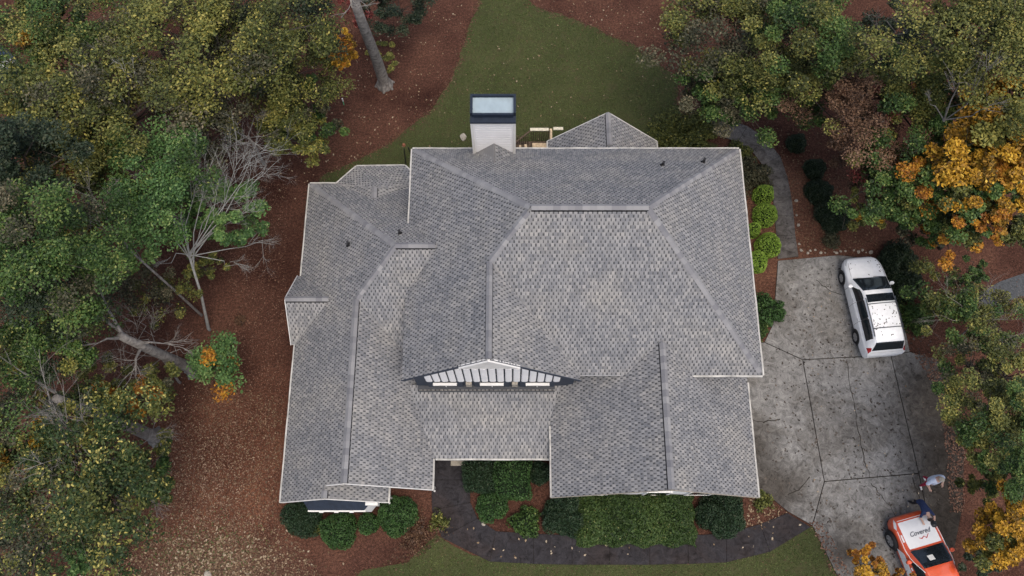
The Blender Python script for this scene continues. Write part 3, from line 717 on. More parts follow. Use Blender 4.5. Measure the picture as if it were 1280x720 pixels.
def twiggy(m_, p, d, L, r, depth, spread=.55, droop=0.0):
    if depth == 0 or L < .15: return
    pts = [p]; q = p.copy(); dd = d.copy(); k = 3
    for i in range(k):
        dd = (dd+Vector((random.gauss(0,.13), random.gauss(0,.13), random.gauss(0,.10)-droop))).normalized(); q = q+dd*L/k; pts.append(q.copy())
    m_.tube(pts, [r*(1-.45*i/k) for i in range(k+1)], 5 if r > .03 else 4, cap=False)
    for i in range(3 if depth > 1 else 2):
        s = random.uniform(.35, 1.0); b0 = pts[min(k, int(s*k))]
        nd = (dd+Vector((random.gauss(0,spread), random.gauss(0,spread), random.gauss(0,spread*.6)))).normalized()
        twiggy(m_, b0, nd, L*random.uniform(.45, .75), r*.5, depth-1, spread, droop)
def bare_tree(base_px, fork, tips, label, bark='pale_dead_bark', r0=.13, depth=3, name='bare_tree', twig=1.0, cat='tree', fr=.55):
    """fork and tips are places (px, py, height)"""
    base = at(*base_px, 0); root = empty(name, base, label=label, cat=cat)
    fk = at(*fork)-base; m_ = MB(); mid = fk*.5+Vector((.08, -.05, 0))
    m_.tube([(0,0,-.1), (0,0,.15), mid, fk], [r0*1.4, r0*1.1, r0*.9, r0*.75], 9); m_.build('trunk', bark, root, smooth=True)
    m_ = MB()
    for tp in tips:
        e = at(*tp)-base; st = mid.lerp(fk, random.uniform(fr, 1.0)) if random.random() < .6 else fk
        md = st.lerp(e, .45)+Vector((random.gauss(0,.18), random.gauss(0,.18), random.gauss(0,.15)))
        m2 = st.lerp(e, .75)+Vector((random.gauss(0,.15), random.gauss(0,.15), random.gauss(0,.1)))
        rr = r0*random.uniform(.32, .5)
        m_.tube([st, md, m2, e], [rr, rr*.7, rr*.45, rr*.22], 6, cap=False)
        L = (e-st).length
        for k in range(6):
            s = random.uniform(.3, 1); b0 = md.lerp(e, s); d0 = (e-st).normalized()
            nd = (d0+Vector((random.gauss(0,.5), random.gauss(0,.5), random.gauss(0,.3)))).normalized()
            twiggy(m_, b0, nd, L*random.uniform(.18, .34)*twig, rr*.32, depth)
    m_.build('branch', bark, root); return root

# ---- west woods (left of the picture)
tree(92,70,13,3.9,5,'leaf_olive','tall olive-green tree in the north-west corner of the west woods', n=70, nl=240, mixpal='leaf_green', mixf=.35)
tree(60,30,11,2.2,3.6,'leaf_green','small green tree beside the open ground in the far top left corner', n=30, nl=220, mixpal='leaf_gold', mixf=.08)
tree(185,35,12,3.0,4,'leaf_drab','thin brownish-grey tree near the top edge between an olive and a yellow-green tree', n=30, nl=150, ls=.15, fill=.2)
tree(268,48,14,3.6,4.5,'leaf_yellowgreen','large yellow-green tree at the top of the west woods', n=58, nl=250, mixpal='leaf_olive', mixf=.45)
tree(352,35,11,2.9,4,'leaf_dark','dark green tree just west of the gold-leaved sapling by the grey trunk', n=44, nl=240, mixpal='leaf_olive', mixf=.3)
tree(340,115,9,2.8,4,'leaf_olive','olive-green tree leaning over the red mulch, east fringe of the west woods', n=50, nl=250, mixpal='leaf_yellowgreen', mixf=.35)
tree(388,140,7,1.7,3,'leaf_green','small dark green tree standing nearest the red mulch north-west of the house', n=26, nl=200, mixpal='leaf_drab', mixf=.4)
tree(372,172,6,1.5,2.4,'leaf_yellowgreen','yellow-green understory tree low beside the mulch bed, north-west of the house', n=20, nl=170)
tree(418,62,7,1.0,3.0,'leaf_gold','gold and orange leaved sapling just west of the straight grey trunk', n=20, nl=130, ls=.19, mixpal='leaf_orange', mixf=.4)
tree(446,14,10.5,.8,1.8,'leaf_red','red-leaved twiggy crown at the very top beside the grey trunk', n=10, nl=90, trunk=False, name='red_sapling')
tree(248,130,11,3.2,3.5,'leaf_drab','greyish tree with thinning leaves in the middle of the north-west woods', n=34, nl=150, fill=.15)
tree(150,140,12,3.0,4,'leaf_olive','olive tree crossed by two long bare grey branches', n=38, nl=200, mixpal='leaf_drab', mixf=.4)
tree(70,165,12,2.9,4,'leaf_olive','pale olive tree with sparse speckled leaves on the west edge', n=44, nl=190, mixpal='leaf_yellowgreen', mixf=.3)
tree(20,215,13,2.3,6,'leaf_dark','dark evergreen tree on the far left edge of the photo', n=48, nl=280, ls=.15)
tree(62,315,14,2.8,6,'leaf_green','dense deep green tree on the left edge, level with the house gable', n=64, nl=320, ls=.14)
tree(25,390,15,3.1,6,'leaf_green','broad green tree on the left edge above two grey trunks', n=70, nl=300, ls=.14, mixpal='leaf_dark', mixf=.3)
tree(52,424,12,1.7,4,'leaf_green','green tree just above the long grey leaning trunk', n=36, nl=260, ls=.14)
tree(108,300,9,1.2,3,'leaf_olive','narrow olive and gold tree between the dense green tree and bare branches', n=16, nl=150, mixpal='leaf_gold', mixf=.35)
tree(110,215,10,1.7,3,'leaf_yellowgreen','yellow-flecked green tree above the bright green tree in the west woods', n=26, nl=170, mixpal='leaf_gold', mixf=.15)
tree(190,228,12,2.7,3,'leaf_bright','bright green tree behind the pale dead tree', n=50, nl=260, ls=.17, mixpal='leaf_green', mixf=.3)
tree(285,262,8,1.7,2.4,'leaf_bright','smaller bright green tree right of the pale dead tree, touching the mulch', n=22, nl=220, ls=.17)
tree(240,255,8,1.7,2.4,'leaf_bright','bright green understory tree directly under the pale dead branches', n=18, nl=200, ls=.17)
tree(255,335,3,1.1,2,'leaf_olive','low green sapling at the foot of the pale dead tree', n=12, nl=110, trunk=True)
tree(150,360,4,2.4,2.4,'leaf_drab','sparse drab understory tree in the dark gap of the west woods', n=26, nl=110, ls=.13, fill=.1)
tree(205,375,3,1.8,2,'leaf_olive','thin speckled sapling south-west of the dead tree', n=16, nl=110, ls=.13, fill=.1)
tree(268,456,3.5,1.15,2.2,'leaf_bright','small green sapling with orange patches standing alone on the mulch', n=20, nl=150, ls=.19, mixpal='leaf_orange', mixf=.16, fill=.1, clr=.42, flat=.6)
tree(122,492,5,1.6,2.6,'leaf_olive','olive and rust coloured understory tree between the two grey trunks', n=26, nl=150, mixpal='leaf_orange', mixf=.22)
tree(182,492,4.5,1.5,2.4,'leaf_olive','small green and orange understory tree right of the rusty one', n=20, nl=150, mixpal='leaf_orange', mixf=.28)
tree(125,588,10,3.0,4,'leaf_speckle','wide airy green tree speckled with pale yellow leaves, south-west woods', n=60, nl=150, mixpal='leaf_yellowgreen', mixf=.08, lump=.5)
tree(60,640,10,3.0,4,'leaf_speckle','thinning speckled tree with bare twigs in the lower left', n=44, nl=130, mixpal='leaf_yellowgreen', mixf=.10)
tree(22,560,9,1.8,4,'leaf_yellowgreen','golden green tree on the lower left edge', n=34, nl=170, mixpal='leaf_gold', mixf=.12)
tree(182,590,7,1.5,3,'leaf_speckle','dark green tree at the edge of the brown leaf litter', n=24, nl=190, mixpal='leaf_green', mixf=.25)
tree(100,702,2,.9,1.2,'leaf_bright','small bright green shrub at the bottom edge under the thinning trees', n=14, nl=130, name='shrub', cat='shrub', trunk=False)
tree(25,700,6,1.7,3,'leaf_dark','dark evergreen sapling in the bottom left corner', n=26, nl=190, ls=.13)
tree(140,655,5,1.5,2,'leaf_speckle','small spotted tree leaning over the leaf litter near the bottom left', n=18, nl=90)
# shade trees north behind the trunk
tree(500,8,6,1.9,4,'leaf_dark','dark evergreen at the top edge right of the grey trunk', n=34, nl=220, ls=.13)
tree(478,70,2.2,.9,2.4,'leaf_olive','low green bush directly right of the straight grey trunk', n=18, nl=130, ls=.13, name='bush', cat='shrub', trunk=False)
# ---- east woods (right of the picture)
tree(935,55,12,3.3,5,'leaf_drab','large dull olive tree at the top right of the back lawn', n=64, nl=280, mixpal='leaf_olive', mixf=.5)
tree(1005,40,13,2.6,5,'leaf_olive','olive-green tree behind the dull olive one, near the top edge', n=54, nl=280, mixpal='leaf_green', mixf=.4)
tree(915,120,9,2.2,3.6,'leaf_green','green tree hanging over the start of the side walk', n=40, nl=240, mixpal='leaf_drab', mixf=.35)
tree(1010,100,10,2.2,4,'leaf_green','deep green tree between the olive trees and the russet tree', n=42, nl=280, ls=.15)
tree(1130,55,6,2.3,3,'leaf_dark','dark shaded tree in the gap at the top right', n=44, nl=170, fill=.15)
tree(1225,50,15,3.4,5,'leaf_olive','tall olive-gold tree in the top right corner', n=64, nl=250, mixpal='leaf_yellowgreen', mixf=.4)
tree(1265,10,13,2.2,4,'leaf_green','green tree cut off by the top right corner', n=32, nl=230)
tree(1200,22,13,1.4,3,'leaf_yellowgreen','yellow-green tree against the dark gap, top right', n=20, nl=200, mixpal='leaf_orange', mixf=.15)
tree(1066,150,12,2.3,3.4,'leaf_rust','russet brown tree east of the side walk', n=48, nl=280, ls=.14, mixpal='leaf_red', mixf=.10)
tree(1085,205,7,1.5,3,'leaf_rust','faded reddish brown tree above the orange-tipped tree', n=20, nl=180, ls=.14, mixpal='leaf_olive', mixf=.3)
tree(1140,130,12,2.1,3.6,'leaf_green','green tree with yellow tips beside the russet tree', n=40, nl=250, mixpal='leaf_yellowgreen', mixf=.4)
tree(1195,130,13,2.0,3.6,'leaf_olive','olive tree with purple-grey gaps left of the golden tree', n=34, nl=180, mixpal='leaf_orange', mixf=.12)
tree(1243,178,15,2.0,3.6,'leaf_gold','bright golden-yellow tree on the right edge of the photo', n=46, nl=240, ls=.2, mixpal='leaf_yellowgreen', mixf=.3)
tree(1262,222,14,1.3,3,'leaf_gold','second golden tree at the right edge, lower and denser', n=30, nl=220, ls=.2, mixpal='leaf_orange', mixf=.25)
tree(1120,232,11,1.8,3.4,'leaf_green','green tree with orange leaf tips north of the parked minivan', n=40, nl=250, mixpal='leaf_orange', mixf=.32, ls=.17)
tree(1182,236,11,2.0,3.6,'leaf_green','dark green tree with olive speckles in front of the golden tree', n=44, nl=260, mixpal='leaf_olive', mixf=.25)
tree(1088,262,8,1.0,2.4,'leaf_olive','slim yellow-edged tree nearest the driveway corner', n=16, nl=180, mixpal='leaf_gold', mixf=.18)
tree(1198,292,9,1.3,2.4,'leaf_orange','orange leaved tree above the open red mulch on the right', n=20, nl=150, ls=.19, mixpal='leaf_olive', mixf=.45)
tree(1152,272,9,1.3,2.6,'leaf_green','green tree right behind the minivan with one orange spray', n=26, nl=230, mixpal='leaf_orange', mixf=.10)
tree(1265,275,12,1.1,3,'leaf_olive','olive tree at the right edge below the golden trees', n=20, nl=180, mixpal='leaf_orange', mixf=.2)
tree(1190,385,4,2.0,2.4,'leaf_olive','loose spreading green shrub tree east of the minivan', n=32, nl=150, ls=.15, fill=.1, mixpal='leaf_green', mixf=.5)
tree(1245,398,5,2.0,2.4,'leaf_olive','open branching green tree below the grey path on the right edge', n=28, nl=150, ls=.15, fill=.1, mixpal='leaf_green', mixf=.4)
tree(1215,345,5,.9,1.8,'leaf_green','small green sapling above the end of the grey path', n=10, nl=130, ls=.15)
tree(1218,458,5,1.8,2.2,'leaf_drab','thin brown-green tree just east of the driveway', n=22, nl=120, ls=.15, mixpal='leaf_olive', mixf=.5)
tree(1262,470,7,1.6,3,'leaf_olive','olive tree on the right edge above the dense dark one', n=22, nl=180)
tree(1240,535,10,1.9,4.4,'leaf_green','dense dark green tree on the right beside the driveway', n=54, nl=330, ls=.13, mixpal='leaf_olive', mixf=.4)
tree(1268,585,9,1.4,3.6,'leaf_green','green tree low on the right edge between the dark tree and the gold one', n=28, nl=260, ls=.14)
tree(1254,662,8,1.4,3.4,'leaf_gold','golden-yellow tree in the lower right beside the orange car', n=36, nl=240, ls=.19, mixpal='leaf_yellowgreen', mixf=.2)
tree(1225,605,6,.8,2,'leaf_yellowgreen','small yellow-green tree just above the gold one, lower right', n=10, nl=150, ls=.17)
tree(1232,700,3,.9,1.8,'leaf_dark','dark spotted shrub under the golden tree at the lower right', n=14, nl=120, name='shrub', cat='shrub', trunk=False)
tree(1088,708,4.5,.85,1.8,'leaf_gold','orange and gold sapling at the bottom edge, overlapping the orange car', n=20, nl=90, ls=.2, mixpal='leaf_orange', mixf=.5, fill=.2)
tree(1130,722,4.0,.5,1.2,'leaf_orange','small orange twig tree in front of the orange car side', n=8, nl=60, ls=.2)

tree(1222,222,14,1.5,3.2,'leaf_gold','third golden tree, left of the other two and mixed with green', n=30, nl=200, ls=.2, mixpal='leaf_green', mixf=.35)
tree(1272,120,15,1.5,3,'leaf_gold','orange-gold tree on the right edge above the brightest golden tree', n=26, nl=190, ls=.2, mixpal='leaf_olive', mixf=.5)
tree(1232,268,10,1.1,2.4,'leaf_orange','small orange tree hanging below the golden trees', n=18, nl=150, ls=.18, mixpal='leaf_gold', mixf=.4)
# ---- trunks and bare trees
def pole_trunk(base_px, top, r0, label, bark='grey_bark', tips=(), name='tree_trunk'):
    base = at(*base_px, 0); root = empty(name, base, label=label, cat='tree'); e = at(*top)-base
    m_ = MB(); pts = [Vector((0,0,-.2)), Vector((0,0,.12)), Vector((0,0,.5)), e*.3+Vector((.03,.02,0)), e*.65+Vector((-.04,.03,0)), e]
    m_.tube(pts, [r0*2.1, r0*1.55, r0*1.12, r0, r0*.85, r0*.62], 14); m_.build('trunk', bark, root, smooth=True)
    for k in range(6):
        a = k*1.05+random.random()*.5; mm = MB(); d = Vector((math.cos(a), math.sin(a), 0))
        mm.tube([d*r0*.7+Vector((0,0,.45)), d*r0*1.3+Vector((0,0,.14)), d*r0*2.0+Vector((0,0,-.06))], [r0*.55, r0*.45, r0*.25], 7, cap=False); mm.build('root_flare', bark, root, smooth=True)
    if tips:
        m_ = MB()
        for tp in tips:
            q = at(*tp)-base; st = e*random.uniform(.72, .98); md = st.lerp(q, .5)+Vector((0,0,.3)); m_.tube([st, md, q], [r0*.35, r0*.2, r0*.06], 5, cap=False)
            for _ in range(4): twiggy(m_, md.lerp(q, random.random()), (q-st+Vector((random.gauss(0,1),random.gauss(0,1),0))).normalized(), 1.0, r0*.07, 2)
        m_.build('limb', bark, root)
    return root
pole_trunk((481,106), (434,-26,11.5), .27, 'straight pale grey tree trunk leaning over the mulch at the top', tips=[(400,-20,12),(460,-40,12),(440,10,11)])
pole_trunk((243,463), (150,420,7.2), .24, 'thick grey trunk reaching left from the mulch, upper of the two', tips=[(120,430,8),(170,470,6),(90,370,9),(120,350,9),(210,430,5)])
pole_trunk((196,547), (70,498,8.5), .26, 'thick grey trunk in the lower left, below the other grey trunk', tips=[(40,520,9),(90,570,8),(130,600,6),(20,460,10)])
bare_tree((262,412), (236,318,4.5), [(200,228,7.5),(226,212,8),(258,214,8),(296,204,7.5),(318,188,8),(328,214,7),(312,262,6),(330,300,4.5),(210,262,7),(186,246,7),(272,232,8),(246,226,8),(300,330,4),(200,330,5),(284,248,7)],
          'pale grey dead tree with a fan of bare branches beside the mulch', r0=.07, depth=4)
bare_tree((252,394), (150,302,8), [(95,262,10),(108,232,10),(128,250,9),(140,226,9),(90,290,9),(168,260,8),(60,250,10),(112,310,8),(178,318,6)],
          'second bare grey tree, its long branches reaching left over the dark gap', r0=.06, depth=3, bark='grey_bark')
bare_tree((218,212), (150,120,9), [(105,86,10),(118,70,10),(96,110,9.5),(128,100,9),(120,130,8.5)],
          'long thin bare trunk running up through the olive trees, north-west', r0=.055, bark='grey_bark', depth=2)
bare_tree((246,196), (185,118,8.5), [(150,80,10),(165,74,10),(180,80,9),(160,110,9)],
          'thinner bare trunk parallel to and right of the long one in the north-west woods', r0=.05, depth=2)
bare_tree((330,205), (310,170,5), [(262,150,7),(290,140,7),(330,138,6.5),(352,160,5.5),(250,180,6),(280,188,5),(345,190,4.5),(300,196,5)],
          'grey leafless thicket tree north of the pale dead tree', r0=.07, bark='grey_bark', depth=3, twig=1.3)
bare_tree((225,478), (200,446,3.0), [(150,415,7),(170,400,6.5),(130,440,7),(190,400,5),(220,420,4),(240,440,3),(180,470,5),(150,460,6)],
          'grey tangle of bare twigs over the upper grey trunk', r0=.06, bark='grey_bark', depth=3, twig=1.3)
bare_tree((185,622), (130,580,7), [(70,530,9),(100,520,9),(50,580,9),(80,620,8),(110,640,7),(195,627,4),(150,640,6),(60,500,10),(200,540,4)],
          'bare branching tree showing through the speckled leaves in the lower left', r0=.08, bark='grey_bark', depth=3, twig=1.2)
bare_tree((1165,190), (1180,150,9), [(1220,100,12),(1240,80,13),(1200,90,12),(1160,120,10),(1240,130,11)],
          'bare grey branches rising through the olive tree in the upper right', r0=.08, bark='grey_bark', depth=2)
bare_tree((1200,420), (1215,400,3), [(1150,398,4),(1180,360,5),(1260,400,5),(1278,372,6),(1240,350,5),(1265,420,5)],
          'spreading bare twigs through the loose green shrubs right of the minivan', r0=.035, bark='grey_bark', depth=3)
bare_tree((1100,75), (1105,50,7), [(1095,20,9),(1120,15,9),(1135,40,8),(1085,50,8)],
          'bare grey tree standing in the dark gap at the top right', r0=.09, bark='grey_bark', depth=2)

# ---- clipped shrubs and bushes
def shrub(px, py, r, h, pal, label, dens=1.0, ls=.075, box=0.0, name='shrub', sy=1.0, loose=.08, group=None, core='leaf_dark', up=.2, lump=.06, z0=0):
    """a dense shrub whose top centre shows at (px, py)"""
    c = at(px, py, h*.7); base = Vector((c.x, c.y, 0)); root = empty(name, base, label=label, cat='shrub', group=group)
    n = int(2600*dens*r*r*(1+h*.5)/.8)+350
    d = RNG.normal(size=(n, 3)); d[:, 2] = np.abs(d[:, 2]); d /= np.linalg.norm(d, axis=1)[:, None]
    e = 2.0/(2+box*6)   # superellipsoid exponent
    pn = 2+box*5; q = d/(np.sum(np.abs(d)**pn, axis=1)**(1/pn))[:, None] if box else d
    ph = RNG.random(4)*6.28; az = np.arctan2(d[:, 1], d[:, 0])
    lum = 1+lump*(np.sin(3*az+ph[0])+.7*np.sin(5*az+ph[1]+d[:, 2]*4)+.6*np.sin(9*az+ph[2]+7*d[:, 2]))
    s = (1-np.abs(RNG.normal(size=n))*loose)*lum
    P = np.stack([q[:, 0]*r*s, q[:, 1]*r*sy*s, .08+q[:, 2]*h*s], 1)
    T = np.clip(.42+.22*RNG.normal(size=n)*.8+.10*np.sin(4*az+ph[3]), 0, .85)
    T[RNG.random(n) < .012] = 1.0
    LEAFC[0] += n
    linkm('foliage', leaf_mesh('foliage', P, ls, T, up, .6), root, pal)
    if loose > .25: return root
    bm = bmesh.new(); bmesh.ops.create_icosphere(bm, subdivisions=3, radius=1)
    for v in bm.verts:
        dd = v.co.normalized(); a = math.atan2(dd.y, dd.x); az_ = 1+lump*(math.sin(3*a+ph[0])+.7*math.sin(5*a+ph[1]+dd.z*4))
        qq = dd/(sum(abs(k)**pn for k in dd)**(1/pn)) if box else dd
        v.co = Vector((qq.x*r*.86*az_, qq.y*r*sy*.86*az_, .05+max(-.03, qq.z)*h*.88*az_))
    me = bpy.data.meshes.new('dark_core'); bm.to_mesh(me); bm.free()
    linkm('dark_core', me, root, 'shrub_core', smooth=True)  # solid dark core added inside the leaves to block see-through
    return root
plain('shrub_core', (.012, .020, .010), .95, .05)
shrub(421,662,.86,1.1,'leaf_box','round clipped green boxwood below the south-west bay window')
shrub(459,654,.50,.8,'leaf_box','smallest round green boxwood, between two larger ones by the bay window')
shrub(495,643,.92,1.15,'leaf_box','round green boxwood at the right end of the bay window bed')
shrub(377,645,.95,.8,'leaf_boxdark','dark shaded shrub at the south-west corner of the house', lump=.1)
shrub(600,593,.80,1.2,'leaf_boxdark','dark rounded shrub beside the front walk under the porch eave', box=.5)
shrub(641,596,.84,1.5,'leaf_box','tall square-clipped bright green shrub in front of the porch', box=1.0, sy=1.15)
shrub(676,590,.55,1.0,'leaf_boxdark','shaded shrub tucked between the square shrub and the garage wall')
shrub(614,632,.74,.7,'leaf_box','low spreading green shrub at the bend of the front walk', lump=.1, dens=1.0)
shrub(657,652,.68,.7,'leaf_green','shaggy green shrub between the red mulch strips by the walk', lump=.16, loose=.2, ls=.1)
shrub(706,643,1.0,1.2,'leaf_boxdark','dark blue-green shrub at the left end of the long hedge', lump=.1)
def hedge():
    rt = empty('hedge', at(800,650), label='long loose green hedge along the front garage wall', cat='hedge')
    P = []; T = []; cx, cy = at(797,646,1.0)[:2]; bx, by = rt.location[:2]; n = 26000
    x = RNG.uniform(-1, 1, n); y = RNG.uniform(-1, 1, n)
    hx = 2.75; hy = 1.22
    hh = 1.25*(1-np.abs(x)**6)*(1-np.abs(y)**4*.8)*(1+.10*np.sin(x*9+1)*np.cos(y*4)+.08*np.sin(x*21+y*7))
    k = RNG.random(n); z = hh*(1-.25*k**2)
    P = np.stack([cx-bx+x*hx*(1+.03*np.sin(y*9)), cy-by+y*hy*(1+.07*np.sin(x*13)), z+.05], 1)
    T = np.clip(.35+.2*RNG.normal(size=n)+.12*np.sin(x*6), 0, .9); T[RNG.random(n) < .01] = 1
    linkm('foliage', leaf_mesh('foliage', P, .10, T, .3, .5), rt, 'leaf_box2')
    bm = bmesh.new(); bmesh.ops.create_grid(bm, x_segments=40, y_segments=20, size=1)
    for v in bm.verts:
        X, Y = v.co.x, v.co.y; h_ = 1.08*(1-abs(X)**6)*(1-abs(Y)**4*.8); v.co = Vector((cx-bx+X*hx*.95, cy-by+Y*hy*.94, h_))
    me = bpy.data.meshes.new('dark_core'); bm.to_mesh(me); bm.free(); linkm('dark_core', me, rt, 'shrub_core', smooth=True)  # solid dark mound added under the hedge leaves, no real branches
foliage('leaf_box2', [G(.016,.032,.010), G(.030,.058,.015), G(.048,.086,.022), G(.074,.115,.030), G(.16,.17,.06)])
hedge()
shrub(905,642,1.15,1.2,'leaf_boxdark','dark shrub at the right end of the long hedge by the garage corner', lump=.08, sy=.9)
shrub(955,626,.45,.5,'leaf_olive','small straggly plant in the red mulch at the garage corner', loose=.35, lump=.3, ls=.12, dens=.5)
shrub(520,668,1.1,.4,'leaf_rust','low brown-green ground plant beside the bend of the front walk', loose=.8, lump=.35, ls=.09, dens=.55)
shrub(548,652,.45,.35,'leaf_olive','small yellow-green weed at the left edge of the front walk', loose=.5, lump=.3, ls=.11, dens=.5)
# east side
for (px, py, r, lb) in [(956,240,.50,'topmost lime-green shrub in the row beside the side walk'), (958,265,.58,'second lime-green shrub from the top beside the side walk'),
    (943,284,.34,'small lime-green shrub tucked against the east eave'), (962,303,.60,'third and roundest lime-green shrub, nearest the walk'), (947,324,.52,'lowest lime-green shrub, at the driveway end of the row')]:
    shrub(px+1, py, r*1.1, 1.0, 'leaf_lime', lb, ls=.075, group='lime-green shrubs along the side walk', lump=.03, loose=.05)
shrub(962,386,.80,.9,'leaf_box','green spreading shrub by the driveway under the east eave', lump=.15, loose=.15, ls=.1)
shrub(950,410,.5,.6,'leaf_box2','small green shrub below the spreading one by the driveway', lump=.15, loose=.2, ls=.1)
shrub(941,215,1.0,.9,'leaf_drab','brown-green bush inside the curve of the side walk', loose=.3, lump=.2, ls=.1)
shrub(926,190,.7,.7,'leaf_olive','low olive bush at the north-east corner of the house', loose=.3, lump=.2, ls=.1)
shrub(998,176,.55,.8,'leaf_dark','dark rounded shrub nearest the top of the side walk')
shrub(1021,208,.60,.8,'leaf_dark','second dark rounded shrub down the east bed')
shrub(1026,237,.75,.8,'leaf_dark','dark shrub in the middle of the east bed')
shrub(1045,266,.95,.9,'leaf_dark','largest dark blue-green shrub in the east bed above the driveway', lump=.1)
shrub(1040,300,.5,.3,'leaf_drab','low patch of brown-green growth at the driveway head', loose=.5, ls=.1, dens=.5)
shrub(1128,322,1.0,1.4,'leaf_dark','dark green shrub directly right of the minivan hood', lump=.12, loose=.15, ls=.09)
shrub(1135,352,.9,1.2,'leaf_dark','dark green shrub directly right of the minivan roof', lump=.12, loose=.15, ls=.09)
shrub(1150,395,.8,.9,'leaf_green','green shrub low to the right of the minivan tailgate', lump=.2, loose=.3, ls=.11)
for (px, py, r, lb) in [(832,168,1.2,'wispy olive shrub at the north wall near the back porch gable'), (870,158,1.5,'wide olive-green shrub at the north-east end of the back lawn'), (858,185,.9,'small green shrub half hidden behind the north eave')]:
    shrub(px, py, r, 1.0, 'leaf_olive', lb, loose=.55, lump=.25, ls=.12, dens=.55)
shrub(395,660,.35,.3,'leaf_olive','tiny weed in the mulch between the dark shrub and the boxwood', loose=.4, ls=.08)
shrub(300,400,.28,.22,'leaf_rust','small round clump of dead brown fern on the mulch', loose=.3, ls=.09, dens=1)

# ---- loose leaves, grass and debris
def scatter(name, poly_px, n, size, pal, z=.03, tint=(.2, .9), clipp=None, group=None, zvar=.02, up=.8):
    xs = RNG.uniform(min(p[0] for p in poly_px), max(p[0] for p in poly_px), n*3); ys = RNG.uniform(min(p[1] for p in poly_px), max(p[1] for p in poly_px), n*3)
    k = inside(poly_px, xs, ys); xs = xs[k][:n]; ys = ys[k][:n]
    u = xs-640; w = 360-ys; dy = w*math.cos(TILT)+FOC*math.sin(TILT); dz = w*math.sin(TILT)-FOC*math.cos(TILT); t_ = (z-CAM_H)/dz
    P = np.stack([u*t_, dy*t_, z+RNG.random(len(u))*zvar], 1)
    linkm(name, leaf_mesh(name, P, size, RNG.uniform(tint[0], tint[1], len(P)), up, .6), None, pal, kind='stuff')
foliage('straw_bits', [G(.05,.022,.015), G(.10,.048,.030), G(.16,.085,.055), G(.24,.15,.10), G(.36,.26,.18)])
foliage('litter_bits', [G(.09,.06,.035), G(.16,.105,.06), G(.24,.17,.10), G(.32,.25,.17), G(.42,.36,.27)])
foliage('dark_bits', [G(.022,.017,.014), G(.042,.032,.026), G(.065,.052,.042), G(.09,.072,.058), G(.14,.11,.08)])
foliage('grass_bits', [G(.034,.050,.014), G(.058,.084,.022), G(.084,.115,.032), G(.12,.145,.045), G(.17,.17,.07)])
scatter('fallen_leaves', [(-20,-40),(1300,-40),(1300,760),(-20,760)], 12000, .06, 'straw_bits', z=.02, tint=(0,.5))
scatter('pine_straw_litter', [(180,190),(360,230),(350,640),(430,760),(60,760),(200,560),(300,380)], 16000, .06, 'straw_bits', z=.02, tint=(0,.75))
scatter('dry_leaf_litter', [(190,560),(250,470),(355,500),(345,640),(430,760),(130,760),(170,650)], 4200, .08, 'litter_bits', z=.03, tint=(0,.45))
def litter_patch(name, cx, cy, sx, sy, n, size, pal, tint):
    xs = RNG.normal(cx, sx, n); ys = RNG.normal(cy, sy, n); k = (xs < 345) | (ys > 645); P = np.array([list(at(a, b_, .04)) for a, b_ in zip(xs[k], ys[k])])
    linkm(name, leaf_mesh(name, P, size, RNG.uniform(tint[0], tint[1], len(P))**1.4, .8, .6), None, pal, kind='stuff')
litter_patch('pale_leaf_litter', 262, 705, 52, 24, 1500, .125, 'litter_bits', (.05, .9))
litter_patch('brown_leaf_litter', 262, 600, 45, 55, 4000, .075, 'straw_bits', (.3, 1))
litter_patch('green_moss_bits', 250, 690, 45, 22, 700, .08, 'grass_bits', (.1, .7))
scatter('mulch_leaves', [(380,60),(480,20),(590,0),(560,100),(500,160),(430,210),(385,230),(330,300)], 320, .11, 'litter_bits', z=.03, tint=(.2,.9))
scatter('lawn_leaves', [(440,200),(600,60),(700,30),(850,120),(850,180)], 120, .10, 'litter_bits', z=.08, tint=(.1,.8))
scatter('mulch_leaves', [(660,0),(880,0),(880,150),(850,120),(800,60)], 160, .10, 'litter_bits', z=.03, tint=(.2,.9))
scatter('bed_leaves', [(900,150),(1060,170),(1100,310),(1000,316),(985,220)], 700, .09, 'litter_bits', z=.03, tint=(0,.45))
scatter('bed_leaves', [(940,612),(985,640),(960,660),(925,662)], 120, .12, 'litter_bits', z=.03, tint=(0,.7))
scatter('walk_leaves', [(545,640),(620,672),(700,672),(985,650),(1010,660),(960,690),(620,700)], 45, .12, 'litter_bits', z=.07, tint=(.4,1))
scatter('driveway_debris', [(975,330),(1130,330),(1180,460),(1200,620),(1120,720),(1020,650),(950,600),(958,450)], 800, .12, 'dark_bits', z=.06, tint=(0,.8), up=.85)
scatter('drive_edge_litter', [(1140,440),(1180,450),(1200,490),(1208,560),(1205,640),(1188,640),(1182,560),(1172,490)], 1500, .10, 'straw_bits', z=.06, tint=(0,.6))
scatter('drive_side_litter', [(1010,650),(1030,655),(1075,740),(1050,740)], 250, .10, 'straw_bits', z=.06, tint=(0,.7))
scatter('pale_driveway_leaves', [(975,330),(1130,330),(1180,460),(1200,620),(1120,720),(1020,650)], 60, .09, 'litter_bits', z=.06, tint=(.3,1))
def in_poly_world(poly, n, z=.03):
    xs = RNG.uniform(min(p[0] for p in poly), max(p[0] for p in poly), n); ys = RNG.uniform(min(p[1] for p in poly), max(p[1] for p in poly), n)
    k = inside(poly, xs, ys); return np.stack([xs[k], ys[k], np.full(k.sum(), z)], 1)
